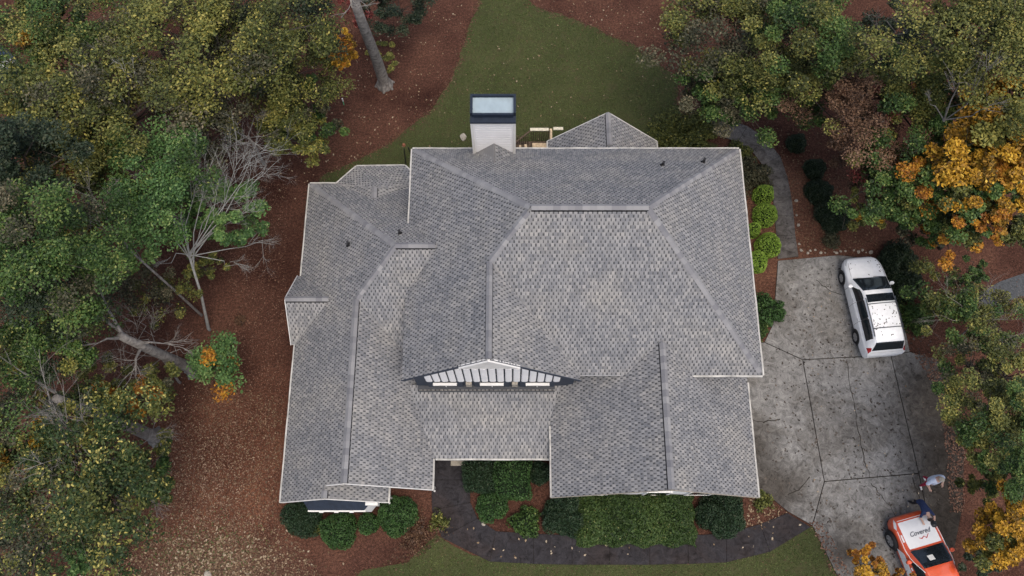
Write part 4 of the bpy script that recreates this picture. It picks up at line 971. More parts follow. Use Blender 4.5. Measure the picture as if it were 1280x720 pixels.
for nm, pl, n in (('back_lawn_grass', back_lawn, 150000), ('front_lawn_grass', front_lawn, 60000)):
    pl = [(p[0], p[1]) for p in pl]; P = in_poly_world(pl, n, .03); P[:, :2] += RNG.normal(size=(len(P), 2))*.13; k = ~((P[:, 0] > -9.3) & (P[:, 0] < 9.8) & (P[:, 1] > 3) & (P[:, 1] < 17.0)) & (P[:, 1] < 32) & (P[:, 1] > -3); P = P[k]
    edge = .12*np.sin(P[:, 0]*7)+.1*np.sin(P[:, 1]*9)
    T = np.clip(.40+.16*RNG.normal(size=len(P))+.12*np.sin(P[:, 0]*1.3)*np.cos(P[:, 1]*.9), 0, 1)
    linkm(nm, leaf_mesh(nm, P, .085, T, .1, .28), None, 'grass_bits', kind='stuff')
# straw and leaves strayed over the lawn's edge
pl = [(p[0], p[1]) for p in back_lawn]; P = []
for k in range(len(pl)):
    a, b_ = pl[k-1], pl[k]; L = math.hypot(a[0]-b_[0], a[1]-b_[1])
    for _ in range(int(L*45)):
        q = random.random(); x = a[0]+(b_[0]-a[0])*q+random.gauss(0,.16); y = a[1]+(b_[1]-a[1])*q+random.gauss(0,.16)
        if not (-9.9 < x < 10 and 2.6 < y < 17.3) and y < 34: P.append((x, y, .05))
linkm('strayed_straw', leaf_mesh('strayed_straw', np.array(P), .11, RNG.uniform(0,.5,len(P)), .8, .35), None, 'straw_bits', kind='stuff')
# edging stones at the head of the driveway and beside the walk
def stone(px, py, r, label, group=None, z=0, mat='step_stone', name='edging_stone'):
    bm = bmesh.new(); bmesh.ops.create_icosphere(bm, subdivisions=2, radius=r); sd = random.random()*50
    for v in bm.verts: v.co = Vector((v.co.x*1.25, v.co.y, v.co.z*.6))*(1+.35*mnoise.noise(v.co/r*1.1+Vector((sd,0,0))))
    me = bpy.data.meshes.new(name); bm.to_mesh(me); bm.free(); p = at(px, py); o = linkm(name, me, None, mat, label=label, cat='stone', group=group)
    o.location = (p.x, p.y, z+r*.3); o.rotation_euler = (0, 0, random.random()*3)
for i in range(15):
    stone(1002+i*6.3+random.uniform(-3.4,3.4), 316.5-random.random()*4, random.uniform(.03,.10), 'pale edging stone in the row along the driveway head', 'edging stones at the driveway head')
for i in range(4):
    stone(996+i*.7+random.uniform(-1,1), 250+i*18+random.uniform(-5,5), random.uniform(.05,.09), 'small pale stone lining the right edge of the side walk', 'stones beside the side walk')
stone(579,172,.17,'pale rock lying on the back lawn beside the chimney', name='rock')
stone(260,718,.14,'whitish rock in the leaf litter at the bottom edge', name='rock')
stone(604,655,.10,'small white stone at the inner bend of the front walk', name='rock')

print('LEAVES', LEAFC)
# ================================================================== VEHICLES
def car_paint(name, col, rough=.28):
    m, t, b = nt(name, rough, .5); b.inputs['Coat Weight'].default_value = .5
    n = noise(t, 5, 4); t.links.new(ramp(t, n, [(.3, [c*.93 for c in col]), (.7, [min(1, c*1.04) for c in col])]), b.inputs['Base Color'])
car_paint('white_paint', (.82, .84, .86)); car_paint('orange_paint', (.62, .085, .028)); car_paint('blue_paint', (.02, .035, .075))
plain('alloy', (.42, .43, .45), .35, .5, metal=.7); plain('lamp_glass', (.55, .57, .58), .12, .6); plain('red_lens', (.28, .012, .015), .2, .5)
plain('white_vinyl', (.78, .78, .77), .4, .4, var=.03); plain('grey_script', (.16, .17, .2), .5); plain('red_script', (.55, .03, .03), .5)
plain('roof_rail', (.10, .11, .12), .4, .5, metal=.5); plain('bumper_plastic', (.03, .03, .032), .6, .3)
plain('screen_white', (.7, .7, .66), .5)

class CarBody:
    """body surface over (s along the length, t across); s in metres from the nose, nose at +Y"""
    def __init__(s, L, st): s.L = L; s.st = st
    def val(s, x, k): return float(np.interp(x, [r[0] for r in s.st], [r[k] for r in s.st]))
    def prof(s, x):
        w, zb, we, ze, zt = [s.val(x, k) for k in (1, 2, 3, 4, 5)]
        h = [(w*.90, .24), (w*.985, .36), (w*1.0, .58), (w*.995, zb*.86+.06), (w*.965, zb)]
        h += [((w*.965)*(1-q)+we*q+.035*math.sin(q*math.pi)*(1 if ze > zb+.25 else 0), zb*(1-q)+ze*q) for q in (.33, .66, 1)]
        h += [(we*.93, ze*.35+zt*.65), (we*.6, ze*.06+zt*.94), (0, zt)]
        return h
    def pt(s, x, t):
        """t: 0 left sill .. 1 right sill"""
        h = s.prof(x); full = [(-a, b) for a, b in h]+[(a, b) for a, b in h[::-1][1:]]
        f = t*(len(full)-1); i = min(int(f), len(full)-2); q = f-i
        return Vector((full[i][0]*(1-q)+full[i+1][0]*q, s.L/2-x, full[i][1]*(1-q)+full[i+1][1]*q))
    def nrm(s, x, t, e=.03):
        a = s.pt(min(x+e, s.L), t)-s.pt(max(x-e, 0), t); b_ = s.pt(x, min(t+.012, 1))-s.pt(x, max(t-.012, 0))
        n = b_.cross(a)
        n = n.normalized() if n.length > 1e-9 else Vector((0,0,1)); c = s.pt(x, t)-Vector((0, s.L/2-x, .7))
        return n if n.dot(c) >= 0 else -n
    def body(s, name, mat, parent, nx=70, nt_=80):
        m_ = MB(); xs = [s.L*i/nx for i in range(nx+1)]; vs = [s.pt(x, j/nt_) for x in xs for j in range(nt_+1)]; W = nt_+1
        fs = [(i*W+j, i*W+j+1, (i+1)*W+j+1, (i+1)*W+j) for i in range(nx) for j in range(nt_)]
        fs += [tuple(range(W)), tuple(range(nx*W, nx*W+W))[::-1]]+[(i*W, (i+1)*W, (i+1)*W+nt_, i*W+nt_) for i in range(nx)]
        m_.add(vs, fs); o = m_.build(name, mat, parent, smooth=False)
        bm = bmesh.new(); bm.from_mesh(o.data); bmesh.ops.recalc_face_normals(bm, faces=bm.faces)
        for f in bm.faces: f.smooth = len(f.verts) == 4
        bm.to_mesh(o.data); bm.free(); return o
    def patch(s, name, mat, parent, corners, off=.008, n=10, m=14, **kw):
        """a panel lying on the body; corners (x, t) in order around it"""
        m_ = MB(); (a, b_, c, d) = corners; vs = []
        for i in range(n+1):
            for j in range(m+1):
                u, v = i/n, j/m
                x = (a[0]*(1-u)+d[0]*u)*(1-v)+(b_[0]*(1-u)+c[0]*u)*v; t = (a[1]*(1-u)+d[1]*u)*(1-v)+(b_[1]*(1-u)+c[1]*u)*v
                vs.append(s.pt(x, t)+s.nrm(x, t)*off)
        W = m+1; m_.add(vs, [(i*W+j, i*W+j+1, (i+1)*W+j+1, (i+1)*W+j) for i in range(n) for j in range(m)])
        o = m_.build(name, mat, parent, smooth=True, **kw); return o
    def line(s, name, mat, parent, pts, r=.012, off=.01, n=14):
        m_ = MB(); P = []
        for k in range(len(pts)-1):
            for i in range(n): q = i/n; x = pts[k][0]*(1-q)+pts[k+1][0]*q; t = pts[k][1]*(1-q)+pts[k+1][1]*q; P.append(s.pt(x, t)+s.nrm(x, t)*off)
        P.append(s.pt(*pts[-1])+s.nrm(*pts[-1])*off); m_.tube(P, r, 6); return m_.build(name, mat, parent)
def wheel(parent, x, y, r=.34, w=.22, name='wheel', side=-1):
    o = MB(); prof = [(r*.60, -w/2), (r*.93, -w/2), (r, -w*.36), (r, w*.36), (r*.93, w/2), (r*.60, w/2)]; n = 28; vs = []
    for a, b_ in prof:
        for k in range(n): q = 2*math.pi*k/n; vs.append((b_, a*math.cos(q), a*math.sin(q)))
    o.add(vs, [(i*n+k, i*n+(k+1) % n, (i+1)*n+(k+1) % n, (i+1)*n+k) for i in range(len(prof)-1) for k in range(n)])
    wh = o.build(name, 'rubber_and_ridge_shade', parent, smooth=True); wh.location = (x, y, r)
    m_ = MB(); vs = []; s_ = side
    for rr, xx in ((.61, .30), (.52, .36), (.50, .22), (.14, .26), (.0, .34)):
        for k in range(n): q = 2*math.pi*k/n; vs.append((s_*w*xx*1.2, r*rr*math.cos(q), r*rr*math.sin(q)))
    m_.add(vs, [(i*n+k, i*n+(k+1) % n, (i+1)*n+(k+1) % n, (i+1)*n+k) for i in range(4) for k in range(n)])
    m_.build('rim', 'bumper_plastic', wh)
    m_ = MB()
    for k in range(7):
        q = 2*math.pi*k/7; d = Vector((0, math.cos(q), math.sin(q))); e = Vector((0, -math.sin(q), math.cos(q))); x1 = s_*w*.40; x2 = s_*w*.50
        a = [d*r*.08-e*.035, d*r*.08+e*.035, d*r*.55+e*.05, d*r*.55-e*.05]
        m_.add([p+Vector((x1,0,0)) for p in a]+[p+Vector((x2,0,0)) for p in a], [(0,1,2,3),(7,6,5,4),(0,4,5,1),(1,5,6,2),(2,6,7,3),(3,7,4,0)])
    vs = []
    for rr, xx in ((.62, .5), (.54, .5)):
        for k in range(n): q = 2*math.pi*k/n; vs.append((s_*w*xx, r*rr*math.cos(q), r*rr*math.sin(q)))
    m_.add(vs, [(k, (k+1) % n, n+(k+1) % n, n+k) for k in range(n)])
    m_.build('spoke', 'alloy', wh); return wh
def arch(cb, parent, y, x, r):
    m_ = MB(); n = 18; vs = [(x, y, r)]+[(x, y+(r+.07)*math.cos(math.pi*k/n), max(.22, r+(r+.07)*math.sin(math.pi*k/n))) for k in range(n+1)]
    m_.add(vs, [(0, k, k+1) for k in range(1, n+1)]); m_.add([(x, y-r-.07, .2), (x, y+r+.07, .2), (x, y+r+.07, r), (x, y-r-.07, r)], [(0,1,2,3)]); m_.build('wheel_arch', 'bumper_plastic', parent)
def mirror(cb, parent, x, t, mat):
    p = cb.pt(x, t); s_ = 1 if p.x > 0 else -1; m_ = MB()
    pr = [(0,-.05),(.10,-.09),(.22,-.08),(.25,0),(.20,.07),(.08,.08)]
    m_.prism([(p.x+s_*a-s_*.04, p.y+b_) for a, b_ in (pr if s_ > 0 else pr[::-1])], p.z-.02, p.z+.13)
    o = m_.build('side_mirror', mat, parent); bv = o.modifiers.new('bevel', 'BEVEL'); bv.width = .03; bv.segments = 2

VAN = CarBody(5.05, [ # s, half width, belt z, edge half width, edge z, top z
 (0,.60,.55,.50,.58,.62),(.06,.72,.62,.62,.66,.70),(.18,.83,.70,.74,.76,.80),(.45,.925,.80,.82,.88,.92),(.9,.975,.90,.86,.99,1.03),(1.18,.985,.95,.86,1.05,1.10),
 (1.35,.99,.97,.83,1.16,1.20),(1.9,.99,1.0,.74,1.50,1.56),(2.1,.99,1.01,.71,1.60,1.67),(2.4,.99,1.02,.70,1.65,1.73),(3.4,.99,1.03,.70,1.67,1.76),(4.2,.985,1.03,.70,1.65,1.74),(4.55,.975,1.03,.70,1.60,1.68),
 (4.68,.96,1.03,.70,1.53,1.60),(4.90,.93,1.02,.76,1.14,1.17),(4.96,.92,1.0,.78,1.02,1.04),(5.02,.88,.85,.80,.88,.88),(5.05,.84,.70,.78,.74,.74)])
f_ = at(1073,327,.5); r_ = at(1101,441,.5)
ce = (f_+r_)/2; ang = math.atan2((f_-r_).x, (f_-r_).y)
van = empty('minivan', (ce.x, ce.y, .05), rz=-ang, label='white minivan with leaf-littered roof rack parked on the driveway', cat='minivan')
VAN.body('body', 'white_paint', van)
VAN.patch('windshield', 'dark_glass', van, [(1.27,.36),(1.27,.64),(2.05,.622),(2.05,.378)])
for s_ in (0, 1):
    T = (lambda t: t) if s_ == 0 else (lambda t: 1-t)
    VAN.patch('pillar', 'black_plastic', van, [(1.60,T(.236)),(4.40,T(.236)),(4.36,T(.328)),(2.0,T(.328))], off=.004, n=4, m=16)
    for (a, b_) in ((1.72,2.42),(2.48,3.36),(3.42,4.42)):
        fr = T(.232); hi = T(.335)
        VAN.patch('side_window', 'dark_glass', van, [(a-(.0 if a > 2 else .22),fr),(b_,fr),(b_,hi),(a+(.04 if a > 2 else .22),hi)], n=6)
    VAN.line('roof_rail', 'roof_rail', van, [(2.45,T(.385)),(4.35,T(.385))], r=.022, off=.05)
    VAN.patch('headlight', 'lamp_glass', van, [(.10,T(.30)),(.42,T(.22)),(.52,T(.30)),(.24,T(.38))], n=5, m=6)
    VAN.patch('tail_light', 'red_lens', van, [(4.72,T(.20)),(4.98,T(.20)),(4.93,T(.345)),(4.80,T(.325))], n=5, m=6)
    for xx in (2.45, 3.40): VAN.line('door_seam', 'bumper_plastic', van, [(xx,T(.06)),(xx,T(.225))], r=.006, off=.002)
    VAN.line('door_seam', 'bumper_plastic', van, [(1.55,T(.06)),(1.62,T(.21))], r=.006, off=.002)
    for xx in (2.2, 3.2): VAN.line('door_handle', 'alloy', van, [(xx,T(.17)),(xx+.18,T(.17))], r=.016, off=.012, n=4)
VAN.patch('sunroof', 'dark_glass', van, [(2.28,.40),(2.28,.60),(2.68,.60),(2.68,.40)])
for (ya, xa) in ((2.78, .008), (3.98, .008)): VAN.line('roof_crossbar', 'roof_rail', van, [(ya,.385),(ya,.615)], r=.022, off=.055)
VAN.patch('rear_window', 'dark_glass', van, [(4.64,.385),(4.64,.615),(4.91,.635),(4.91,.365)], off=.01)
VAN.patch('rear_bumper', 'white_paint', van, [(4.96,.18),(4.96,.82),(5.05,.82),(5.05,.18)], off=.05, n=4, m=20)
VAN.line('hood_seam', 'bumper_plastic', van, [(.36,.40),(1.16,.375)], r=.006, off=.001); VAN.line('hood_seam', 'bumper_plastic', van, [(.36,.60),(1.16,.625)], r=.006, off=.001)
VAN.line('wiper', 'bumper_plastic', van, [(1.24,.40),(1.32,.50)], r=.012, off=.02); VAN.line('wiper', 'bumper_plastic', van, [(1.24,.52),(1.32,.62)], r=.012, off=.02)
for s_, x in ((-1, -.90), (1, .90)):
    for y in (2.525-.92, 2.525-3.98):
        wheel(van, x, y, .345, .22, side=s_); arch(VAN, van, y, s_*.992, .345)
mirror(VAN, van, 1.62, .235, 'white_paint'); mirror(VAN, van, 1.62, .765, 'white_paint')
# leaves lying on the roof and hood
P = []
for _ in range(70):
    x = random.uniform(2.75, 4.4) if random.random() < .8 else random.uniform(.3, 1.1); t_ = random.uniform(.40, .60); p = VAN.pt(x, t_); P.append((p.x, p.y, p.z+.012))
linkm('roof_leaf', leaf_mesh('roof_leaf', np.array(P), .075, RNG.uniform(0,.5,len(P)), .95), van, 'dark_bits', kind='stuff')

CAR = CarBody(4.5, [
 (0,.62,.60,.52,.66,.70),(.07,.76,.72,.64,.78,.82),(.2,.86,.82,.72,.90,.94),(.5,.92,.93,.76,1.01,1.06),(1.0,.94,1.0,.78,1.08,1.13),(1.32,.94,1.03,.78,1.13,1.18),
 (1.5,.94,1.04,.74,1.24,1.28),(2.0,.93,1.05,.67,1.52,1.57),(2.2,.93,1.06,.64,1.58,1.63),(2.6,.93,1.06,.63,1.61,1.67),(3.5,.93,1.06,.63,1.60,1.66),(4.0,.92,1.06,.63,1.52,1.60),
 (4.25,.90,1.05,.66,1.20,1.26),(4.42,.88,.98,.74,1.02,1.04),(4.5,.84,.8,.76,.82,.83)])
n_ = at(1134,645,.7); a2 = R(-15)
fwd = Vector((math.sin(a2), math.cos(a2), 0)); cc = Vector((n_.x, n_.y, 0))-fwd*2.25
oc = empty('delivery_car', (cc.x, cc.y, .05), rz=-a2, label='orange car with white lettered hood parked at the bottom of the driveway', cat='car')
oc.scale = (1.04, 1.04, 1.04)
CAR.body('body', 'orange_paint', oc)
CAR.patch('windshield', 'dark_glass', oc, [(1.42,.36),(1.42,.64),(2.14,.622),(2.14,.378)])
CAR.patch('hood_wrap', 'white_vinyl', oc, [(.16,.395),(.16,.605),(1.34,.598),(1.34,.402)], off=.006)
CAR.patch('hood_patch', 'white_vinyl', oc, [(.72,.315),(.72,.375),(1.02,.375),(1.02,.315)], off=.009, n=3, m=4)
CAR.patch('windshield_sticker', 'screen_white', oc, [(1.72,.47),(1.72,.50),(1.92,.50),(1.92,.47)], off=.014, n=3, m=3)
for s_ in (0, 1):
    T = (lambda t: t) if s_ == 0 else (lambda t: 1-t)
    for (a, b_) in ((1.85,2.62),(2.68,3.42),(3.48,4.02)):
        CAR.patch('side_window', 'dark_glass', oc, [(a-(.0 if a > 2 else .2),T(.232)),(b_,T(.232)),(b_-(.1 if b_ > 4 else 0),T(.335)),(a+(.04 if a > 2 else .2),T(.335))], n=6)
    CAR.patch('headlight', 'lamp_glass', oc, [(.06,T(.26)),(.40,T(.19)),(.52,T(.27)),(.22,T(.35))], n=5, m=6, off=.012)
    CAR.patch('white_flash', 'white_vinyl', oc, [(1.2,T(.10)),(4.2,T(.06)),(4.2,T(.12)),(1.5,T(.17))], n=4, m=12)
    CAR.line('fender_seam', 'white_vinyl', oc, [(.55,T(.27)),(1.45,T(.25)),(2.3,T(.345))], r=.016, off=.006)
    for xx in (1.65, 2.65, 3.45): CAR.line('door_seam', 'bumper_plastic', oc, [(xx,T(.06)),(xx,T(.225))], r=.007, off=.002)
    for k in range(3): CAR.patch('side_graphic', 'white_vinyl', oc, [(1.75+k*.28,T(.185)),(1.88+k*.28,T(.185)),(1.88+k*.28,T(.215)),(1.75+k*.28,T(.215))], n=2, m=2)
for s_, x in ((-1, -.86), (1, .86)):
    for y in (2.25-.86, 2.25-3.55): wheel(oc, x+s_*.05, y, .40, .27, side=s_); arch(CAR, oc, y, s_*.945, .40)
mirror(CAR, oc, 1.78, .235, 'orange_paint'); mirror(CAR, oc, 1.78, .765, 'orange_paint')
CAR.line('wiper', 'bumper_plastic', oc, [(1.40,.40),(1.48,.50)], r=.012, off=.02)
# script on the hood, with its red swoosh
cu = bpy.data.curves.new('hood_script', 'FONT'); cu.body = 'Covered'; cu.size = .26; cu.shear = .35; cu.extrude = .002; cu.align_x = 'CENTER'; cu.offset = .004
tmp = bpy.data.objects.new('tmp', cu); COL.objects.link(tmp); dg = bpy.context.evaluated_depsgraph_get()
me = bpy.data.meshes.new_from_object(tmp.evaluated_get(dg)); bpy.data.objects.remove(tmp)
for v in me.vertices:     # laid on the hood, read from the windshield side
    x = .88-v.co.y; hx = v.co.x*1.0; h = CAR.val(x, 5); e = CAR.val(x, 4); we = CAR.val(x, 3); q = min(1, abs(hx)/(we*.93))
    v.co = Vector((hx, 2.25-x, h-(h-e)*.35*q**2+.018))
linkm('hood_script', me, oc, 'grey_script')
m_ = MB(); P = [(-.12,1.0),(-.02,1.06),(.10,.98),(.18,1.08),(.34,.92)]
m_.tube([Vector((a, 2.25-b_, CAR.val(b_, 5)+.012)) for a, b_ in P], [.012,.02,.016,.022,.008], 6); m_.build('hood_swoosh', 'red_script', oc)

# neighbour's vehicle in the far corner, half under the trees
NB = CarBody(4.8, CAR.st[:-1]+[(4.8,.84,.8,.76,.82,.83)])
p = at(-22,62,.5); nb = empty('parked_car', (p.x, p.y, 0), rz=R(48), label='dark blue vehicle partly under trees in the top left corner', cat='car')
NB.body('body', 'blue_paint', nb, 40, 60); NB.patch('windshield', 'dark_glass', nb, [(1.42,.36),(1.42,.64),(2.14,.622),(2.14,.378)])
NB.patch('side_window', 'dark_glass', nb, [(1.8,.768),(4.0,.768),(3.9,.665),(2.1,.665)]); NB.patch('side_window', 'dark_glass', nb, [(1.8,.232),(4.0,.232),(3.9,.335),(2.1,.335)])
NB.line('roof_rail', 'alloy', nb, [(2.3,.385),(4.0,.385)], r=.03, off=.05); NB.line('roof_rail', 'alloy', nb, [(2.3,.615),(4.0,.615)], r=.03, off=.05)
for s_, x in ((-1, -.86), (1, .86)):
    for y in (2.4-.86, 2.4-3.75): wheel(nb, x, y, .36, .22, side=s_)

# ================================================================== PEOPLE
plain('skin', (.52, .33, .25), .6, .3, var=.06); plain('pale_shirt', (.62, .68, .80), .85, .2, var=.08); plain('navy_cloth', (.022, .034, .085), .85, .2, var=.25)
plain('red_cloth', (.36, .03, .06), .85, .2); plain('dark_trousers', (.022, .022, .026), .85, .2); plain('white_shoe', (.62, .60, .58), .6); plain('grey_shoe', (.2, .2, .2), .7)
plain('grey_hair', (.50, .44, .34), .8, .1, scale=40, var=.3); plain('dark_hair', (.02, .016, .014), .7, .2, scale=40, var=.3)
def person(label, J, zones, hair, rz, loc, hair_mat):
    """J: joints name -> (x, y, z, radius); zones: joint -> material slot"""
    root = empty('person', loc, rz=rz, label=label, cat='person')
    E = [('pelvis','belly'),('belly','chest'),('chest','neck'),('neck','head'),('head','crown')]
    for s_ in 'LR': E += [('chest','sh'+s_),('sh'+s_,'el'+s_),('el'+s_,'wr'+s_),('wr'+s_,'pa'+s_),('pelvis','hi'+s_),('hi'+s_,'kn'+s_),('kn'+s_,'an'+s_),('an'+s_,'to'+s_)]
    J = dict(J)
    for s_ in 'LR':
        pa = Vector(J['pa'+s_][:3]); wr = Vector(J['wr'+s_][:3]); d = (pa-wr).normalized(); side = d.cross(Vector((0,0,1)))
        side = side.normalized() if side.length > .1 else Vector((0,1,0))
        for k in range(4):
            o_ = side*(.030-.020*k); L = (.075,.085,.078,.062)[k]
            J[f'f{k}{s_}'] = tuple(pa+o_+d*L*.55+Vector((0,0,-.006)))+(.009,); J[f'g{k}{s_}'] = tuple(pa+o_+d*L+Vector((0,0,-.03)))+(.008,)
            E += [('pa'+s_, f'f{k}{s_}'), (f'f{k}{s_}', f'g{k}{s_}')]
        J['th'+s_] = tuple(wr.lerp(pa, .45)+side*.055+d*.02)+(.011,); J['tg'+s_] = tuple(wr.lerp(pa, .45)+side*.065+d*.065)+(.009,)
        E += [('wr'+s_,'th'+s_),('th'+s_,'tg'+s_)]
    names = list(J); idx = {n: i for i, n in enumerate(names)}
    me = bpy.data.meshes.new('body'); me.from_pydata([J[n][:3] for n in names], [(idx[a], idx[b_]) for a, b_ in E], [])
    o = bpy.data.objects.new('body', me); COL.objects.link(o)
    sk = o.modifiers.new('skin', 'SKIN'); me.skin_vertices[0] if len(me.skin_vertices) else None
    if not len(me.skin_vertices):
        bm = bmesh.new(); bm.from_mesh(me); bm.verts.layers.skin.verify(); bm.to_mesh(me); bm.free()
    for i, n in enumerate(names):
        r = J[n][3]; me.skin_vertices[0].data[i].radius = (r, J[n][4] if len(J[n]) > 4 else r)
    me.skin_vertices[0].data[idx['pelvis']].use_root = True
    sb = o.modifiers.new('sub', 'SUBSURF'); sb.levels = sb.render_levels = 2; sk.use_smooth_shade = True
    dg = bpy.context.evaluated_depsgraph_get(); dg.update(); nm = bpy.data.meshes.new_from_object(o.evaluated_get(dg)); bpy.data.objects.remove(o)
    mats = []; nm.materials.clear()
    for z in zones.values():
        if z not in mats: mats.append(z)
    for z in mats: nm.materials.append(MATS[z])
    segs = [(Vector(J[a][:3]), Vector(J[b_][:3]), zones.get(b_, zones.get('_'+b_[:2], zones['skin_']))) for a, b_ in E]
    for p in nm.polygons:
        c = p.center; best = 9; bz = None
        for a, b_, z in segs:
            d = b_-a; q = max(0, min(1, (c-a).dot(d)/d.length_squared)); L = (c-a-d*q).length
            if L < best: best = L; bz = z
        p.material_index = mats.index(bz); p.use_smooth = True
    nm.name = 'body'; ob = bpy.data.objects.new('body', nm); COL.objects.link(ob); ob.parent = root
    # hair cap, nose and ears sit on the head
    hd = Vector(J['head'][:3]); cr = Vector(J['crown'][:3]); ax = (cr-Vector(J['neck'][:3])).normalized(); face = Vector(J['_face']) if '_face' in J else Vector((0,1,0))
    bm = bmesh.new(); bmesh.ops.create_icosphere(bm, subdivisions=3, radius=1)
    bmesh.ops.delete(bm, geom=[v for v in bm.verts if v.co.dot(ax) < -.1 or (v.co.dot(hair) > .55 and v.co.dot(ax) < .55)], context='VERTS')
    for v in bm.verts: v.co = hd.lerp(cr, .55)+v.co*.118*(1+.05*mnoise.noise(v.co*4))
    hm = bpy.data.meshes.new('hair'); bm.to_mesh(hm); bm.free(); linkm('hair', hm, root, hair_mat, smooth=True)
    right = ax.cross(hair).normalized(); m_ = MB(); hc = hd.lerp(cr, .3)
    m_.tube([hc+hair*.09+ax*.02, hc+hair*.125-ax*.015], [.010, .016], 6)
    for s_ in (-1, 1): m_.tube([hc+right*s_*.095+ax*.02, hc+right*s_*.108-ax*.025], [.02, .014], 6)
    m_.build('face', 'skin', root)
    m_ = MB()
    for s_ in (-1, 1): m_.tube([hc+hair*.095+right*s_*.034+ax*.03, hc+hair*.104+right*s_*.034+ax*.03], [.010, .008], 6)
    m_.tube([hc+hair*.102-right*.025-ax*.045, hc+hair*.106-ax*.047, hc+hair*.102+right*.025-ax*.045], .006, 5); m_.build('eyes_and_mouth', 'dark_hair', root)
    return root
# standing person in the pale shirt: local +Y is the way they face
Ja = {'pelvis': (0,0,.92,.19,.17), 'belly': (0,.02,1.08,.25,.22), 'chest': (0,.0,1.34,.24,.19), 'neck': (0,.02,1.53,.06), 'head': (0,.05,1.63,.085), 'crown': (0,.05,1.74,.07)}
for s_, k in (('L', -1), ('R', 1)):
    Ja.update({'sh'+s_: (k*.21,0,1.42,.10), 'el'+s_: (k*.36,.04,1.17,.085), 'wr'+s_: (k*.30,.24,1.02,.040), 'pa'+s_: (k*.27,.32,.99,.036,.02),
      'hi'+s_: (k*.10,0,.88,.10), 'kn'+s_: (k*.14,.05*k+.03,.49,.068), 'an'+s_: (k*.15,.14*k-.04,.09,.045), 'to'+s_: (k*.17,.14*k+.14,.045,.042,.035)})
Za = {'skin_': 'skin', 'belly': 'pale_shirt', 'chest': 'pale_shirt', 'shL': 'pale_shirt', 'shR': 'pale_shirt', 'elL': 'pale_shirt', 'elR': 'pale_shirt',
      'hiL': 'pale_shirt', 'hiR': 'pale_shirt', 'knL': 'red_cloth', 'knR': 'red_cloth', 'anL': 'red_cloth', 'anR': 'red_cloth', 'toL': 'white_shoe', 'toR': 'white_shoe'}
p = at(1151,603)
person('person in loose pale blue shirt and red trousers standing on the driveway', Ja, Za, Vector((0,1,0)), R(200), (p.x, p.y, .05), 'grey_hair').scale = (1.12, 1.12, 1.06)
# person in navy bending over the hood
Jb = {'pelvis': (0,0,.96,.15,.12), 'belly': (0,.20,1.10,.15,.12), 'chest': (0,.44,1.20,.17,.12), 'neck': (0,.62,1.24,.06), 'head': (0,.72,1.26,.085), 'crown': (0,.81,1.30,.07)}
for s_, k in (('L', -1), ('R', 1)):
    Jb.update({'sh'+s_: (k*.20,.50,1.20,.07), 'el'+s_: (k*.32,.66,1.12,.052), 'wr'+s_: (k*.26,.88,1.13,.034), 'pa'+s_: (k*.24,.96,1.12,.034,.02),
      'hi'+s_: (k*.10,-.02,.88,.10), 'kn'+s_: (k*.13,.02,.49,.068), 'an'+s_: (k*.14,-.12,.09,.045), 'to'+s_: (k*.16,.06,.045,.042,.035)})
Zb = {'skin_': 'skin', 'belly': 'navy_cloth', 'chest': 'navy_cloth', 'shL': 'navy_cloth', 'shR': 'navy_cloth', 'elL': 'navy_cloth', 'elR': 'navy_cloth',
      'hiL': 'navy_cloth', 'hiR': 'navy_cloth', 'knL': 'dark_trousers', 'knR': 'dark_trousers', 'anL': 'dark_trousers', 'anR': 'dark_trousers', 'toL': 'grey_shoe', 'toR': 'grey_shoe'}
p = at(1138,629)
person('person in navy shirt and dark trousers bending over the hood of the orange car', Jb, Zb, Vector((0,.5,-.86)).normalized(), R(-172), (p.x, p.y, .05), 'dark_hair')
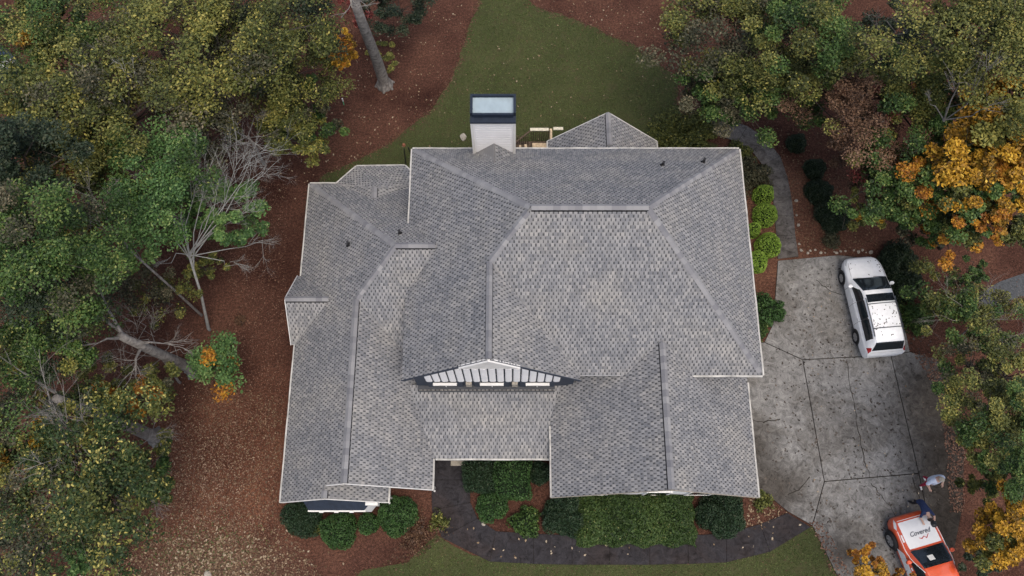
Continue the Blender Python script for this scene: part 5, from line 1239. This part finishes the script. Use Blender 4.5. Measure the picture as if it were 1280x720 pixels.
# black bag on the hood
q = at(1168,655,1.2); bm = bmesh.new(); bmesh.ops.create_icosphere(bm, subdivisions=3, radius=.13)
for v in bm.verts: v.co = Vector((v.co.x*1.1, v.co.y*1.3, max(-.06, v.co.z*.8)))*(1+.2*mnoise.noise(v.co*9))
me = bpy.data.meshes.new('bag'); bm.to_mesh(me); bm.free()
bag = empty('bag', (q.x, q.y, 1.15), label='small black bag lying on the right side of the white hood', cat='bag'); linkm('pouch', me, bag, 'black_plastic', smooth=True)
m_ = MB(); m_.tube([(-.08,0,.06),(-.04,.0,.16),(.04,0,.16),(.08,0,.06)], .012, 6); m_.build('handle', 'rubber_and_ridge_shade', bag)

# ================================================================== SMALL THINGS
p = at(434,646); lp = empty('path_light', p, label='small white globe light in the bed below the bay window', cat='garden light')
m_ = MB(); m_.tube([(0,0,0),(0,0,.38)], .02, 8); m_.build('stake', 'black_plastic', lp)
bm = bmesh.new(); bmesh.ops.create_uvsphere(bm, u_segments=16, v_segments=10, radius=.085)
me = bpy.data.meshes.new('globe'); bm.to_mesh(me); bm.free(); o = linkm('globe', me, lp, 'white_vinyl', smooth=True); o.location = (0,0,.45)
p = at(430,131); bt = empty('garden_marker', p, label='small white and green marker stake in the red mulch', cat='stake')
plain('green_plastic', (.10, .35, .18), .4)
m_ = MB(); m_.tube([(0,0,0),(0,.04,.30)], .03, 8); m_.build('stake', 'green_plastic', bt); m_ = MB(); m_.tube([(0,.045,.30),(0,.075,.50)], .035, 8); m_.build('cap', 'white_vinyl', bt)
p = at(512,205); plain('terracotta', (.22, .09, .05), .8)
fd = empty('garden_torch', p, label='pair of thin black garden torches with an orange top by the north wall', cat='torch')
for q in ((505,186,1.5),(510,184,1.6)):
    e = at(*q)-p; m_ = MB(); m_.tube([(.1*(q[0]-507),0,0), e], .03, 8); m_.build('pole', 'black_plastic', fd)
e = at(505,182,1.55)-p; m_ = MB(); m_.tube([e+Vector((0,0,-.05)), e+Vector((0,0,.05)), e+Vector((0,0,.16))], [.05,.10,.06], 10); m_.build('torch_top', 'terracotta', fd)
